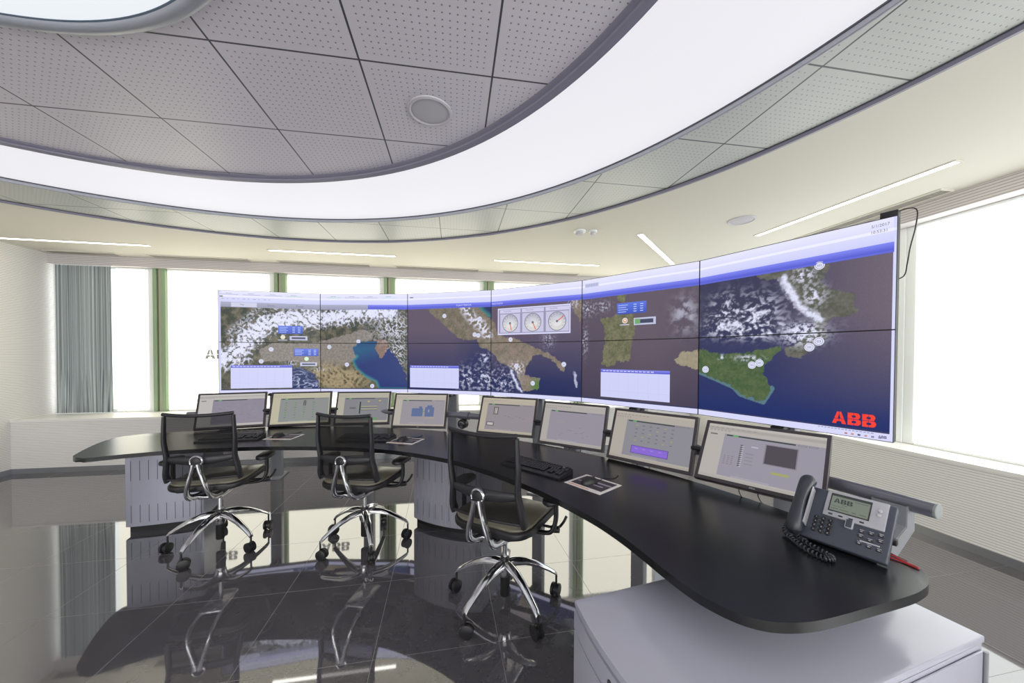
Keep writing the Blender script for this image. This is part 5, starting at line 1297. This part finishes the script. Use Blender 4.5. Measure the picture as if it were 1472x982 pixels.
    for s2 in (-1, 1):
        pts = [PV + Vector((s2 * 0.014, 0.0, -0.016)), PV + Vector((s2 * 0.022, -0.003, -0.060)), PV + Vector((s2 * 0.037, -0.004, -0.115)), PV + Vector((s2 * 0.053, 0.0, -0.172)), PV + Vector((s2 * 0.063, 0.012, -0.218)), PV + Vector((s2 * 0.066, 0.038, -0.250)), PV + Vector((s2 * 0.064, 0.09, -0.270)), PV + Vector((s2 * 0.06, 0.18, -0.280)), PV + Vector((s2 * 0.055, 0.27, -0.280))]
        pl = catmull(pts, 5); add_tube(bm, pl, [max(0.023, 0.031 - 0.0010 * i) for i in range(len(pl))], 14, flat=0.55)
    wb = finish('wishbone_bracket', bm, M_STEEL, t, 50)
    bm = B(); add_lathe(bm, [(0.001, 0.016), (0.025, 0.0150), (0.031, 0.011), (0.032, 0.004)], 24, M); finish('pivot_cap', bm, M_BLACK, wb, 50)
    # armrests
    for s2 in (-1, 1):
        bm = B(); add_prism(bm, [(p[0] + s2 * 0.300, p[1] + 0.01) for p in rrect(0.043, -0.10, 0.10, 0.038)], 0.632, 0.657, 0.009, 3); ar = finish('armrest_pad', bm, M_CHAIR, t, 40)
        bm = B(); pts = [(s2 * 0.300, 0.02, 0.636), (s2 * 0.303, 0.022, 0.59), (s2 * 0.302, 0.02, 0.52), (s2 * 0.288, 0.005, 0.468), (s2 * 0.245, 0.0, 0.448), (s2 * 0.10, 0.0, 0.442)]
        pl = catmull(pts, 4); add_tube(bm, pl, [0.020] * len(pl), 12, flat=0.6); finish('armrest_post', bm, M_BLACK, t, 50)
    # levers on the right
    bm = B(); add_tube(bm, catmull([(0.08, 0.07, 0.445), (0.2, 0.09, 0.44), (0.275, 0.11, 0.435), (0.30, 0.14, 0.455), (0.315, 0.16, 0.49)], 5), 0.0075, 10); lv = finish('lever', bm, M_BLACK, t, 50)
    bm = B(); add_tube(bm, [(0.255, 0.075, 0.438), (0.30, 0.082, 0.442)], [0.020, 0.018], 16); finish('tension_knob', bm, M_BLACK, lv, 50)
    return t
chair = make_chair('mesh back office chair at the left end of the worktop, monitor visible through its back')
def place(c_, loc, yaw, turn, label, lift=0.0):
    """turn: how the five-star base stands, against the seat"""
    c_.location = (loc[0], loc[1], 0); c_.rotation_euler = (0, 0, yaw); c_['label'] = label
    for ch in c_.children:
        if ch.name.startswith('base_arm'): ch.rotation_euler = (0, 0, math.radians(turn))
        elif lift and not ch.name.split('.')[0] in ('hub', 'lower_tube', 'collar', 'gas_lift'): ch.location.z = lift
    return c_
c2 = copy_tree(chair); c3 = copy_tree(chair)
place(chair, (-2.190, 2.655), 0.25, 54 - 14.3 - 18, 'mesh back office chair at the left, in front of the slotted pedestal', 0.012)
place(c2, (-1.125, 2.706), -0.165, 12 + 9.5 - 18, 'mesh back office chair in the middle of the three')
place(c3, (-0.036, 2.036), -0.49, 15 + 28 - 18, 'mesh back office chair nearest the camera, beside the middle pedestal', 0.022)

# ------------------------------------------------------------------ camera
cd = bpy.data.cameras.new('camera'); cam = bpy.data.objects.new('camera', cd); COL.objects.link(cam)
Fpx, PITCH, ROLL, PY = 511.173, -0.01605, -0.00383, 520.036
cd.sensor_fit = 'HORIZONTAL'; cd.sensor_width = 36.0; cd.lens = 36.0 * Fpx / 1472.0
cd.shift_y = (PY - 491.0) / 1472.0; cd.shift_x = 0.0; cd.clip_start = 0.02; cd.clip_end = 60
cam.location = (0, 0, 1.431)
cam.rotation_euler = (Matrix.Rotation(PI / 2 + PITCH, 3, 'X') @ Matrix.Rotation(-ROLL, 3, 'Z')).to_euler()
SC.camera = cam

# ------------------------------------------------------------------ world and view
w = bpy.data.worlds.new('daylight'); SC.world = w; w.use_nodes = True
w.node_tree.nodes['Background'].inputs[0].default_value = (0.8, 0.9, 1.0, 1); w.node_tree.nodes['Background'].inputs[1].default_value = 1.0
vs = SC.view_settings
vs.view_transform = 'Standard'; vs.look = 'None'; vs.gamma = 1.0; vs.use_curve_mapping = False; vs.exposure = 0.0
SC.cycles.max_bounces = 8; SC.cycles.diffuse_bounces = 5; SC.cycles.glossy_bounces = 5; SC.cycles.transparent_max_bounces = 12
SC.cycles.use_denoising = True
SC.cycles.sample_clamp_indirect = 8.0
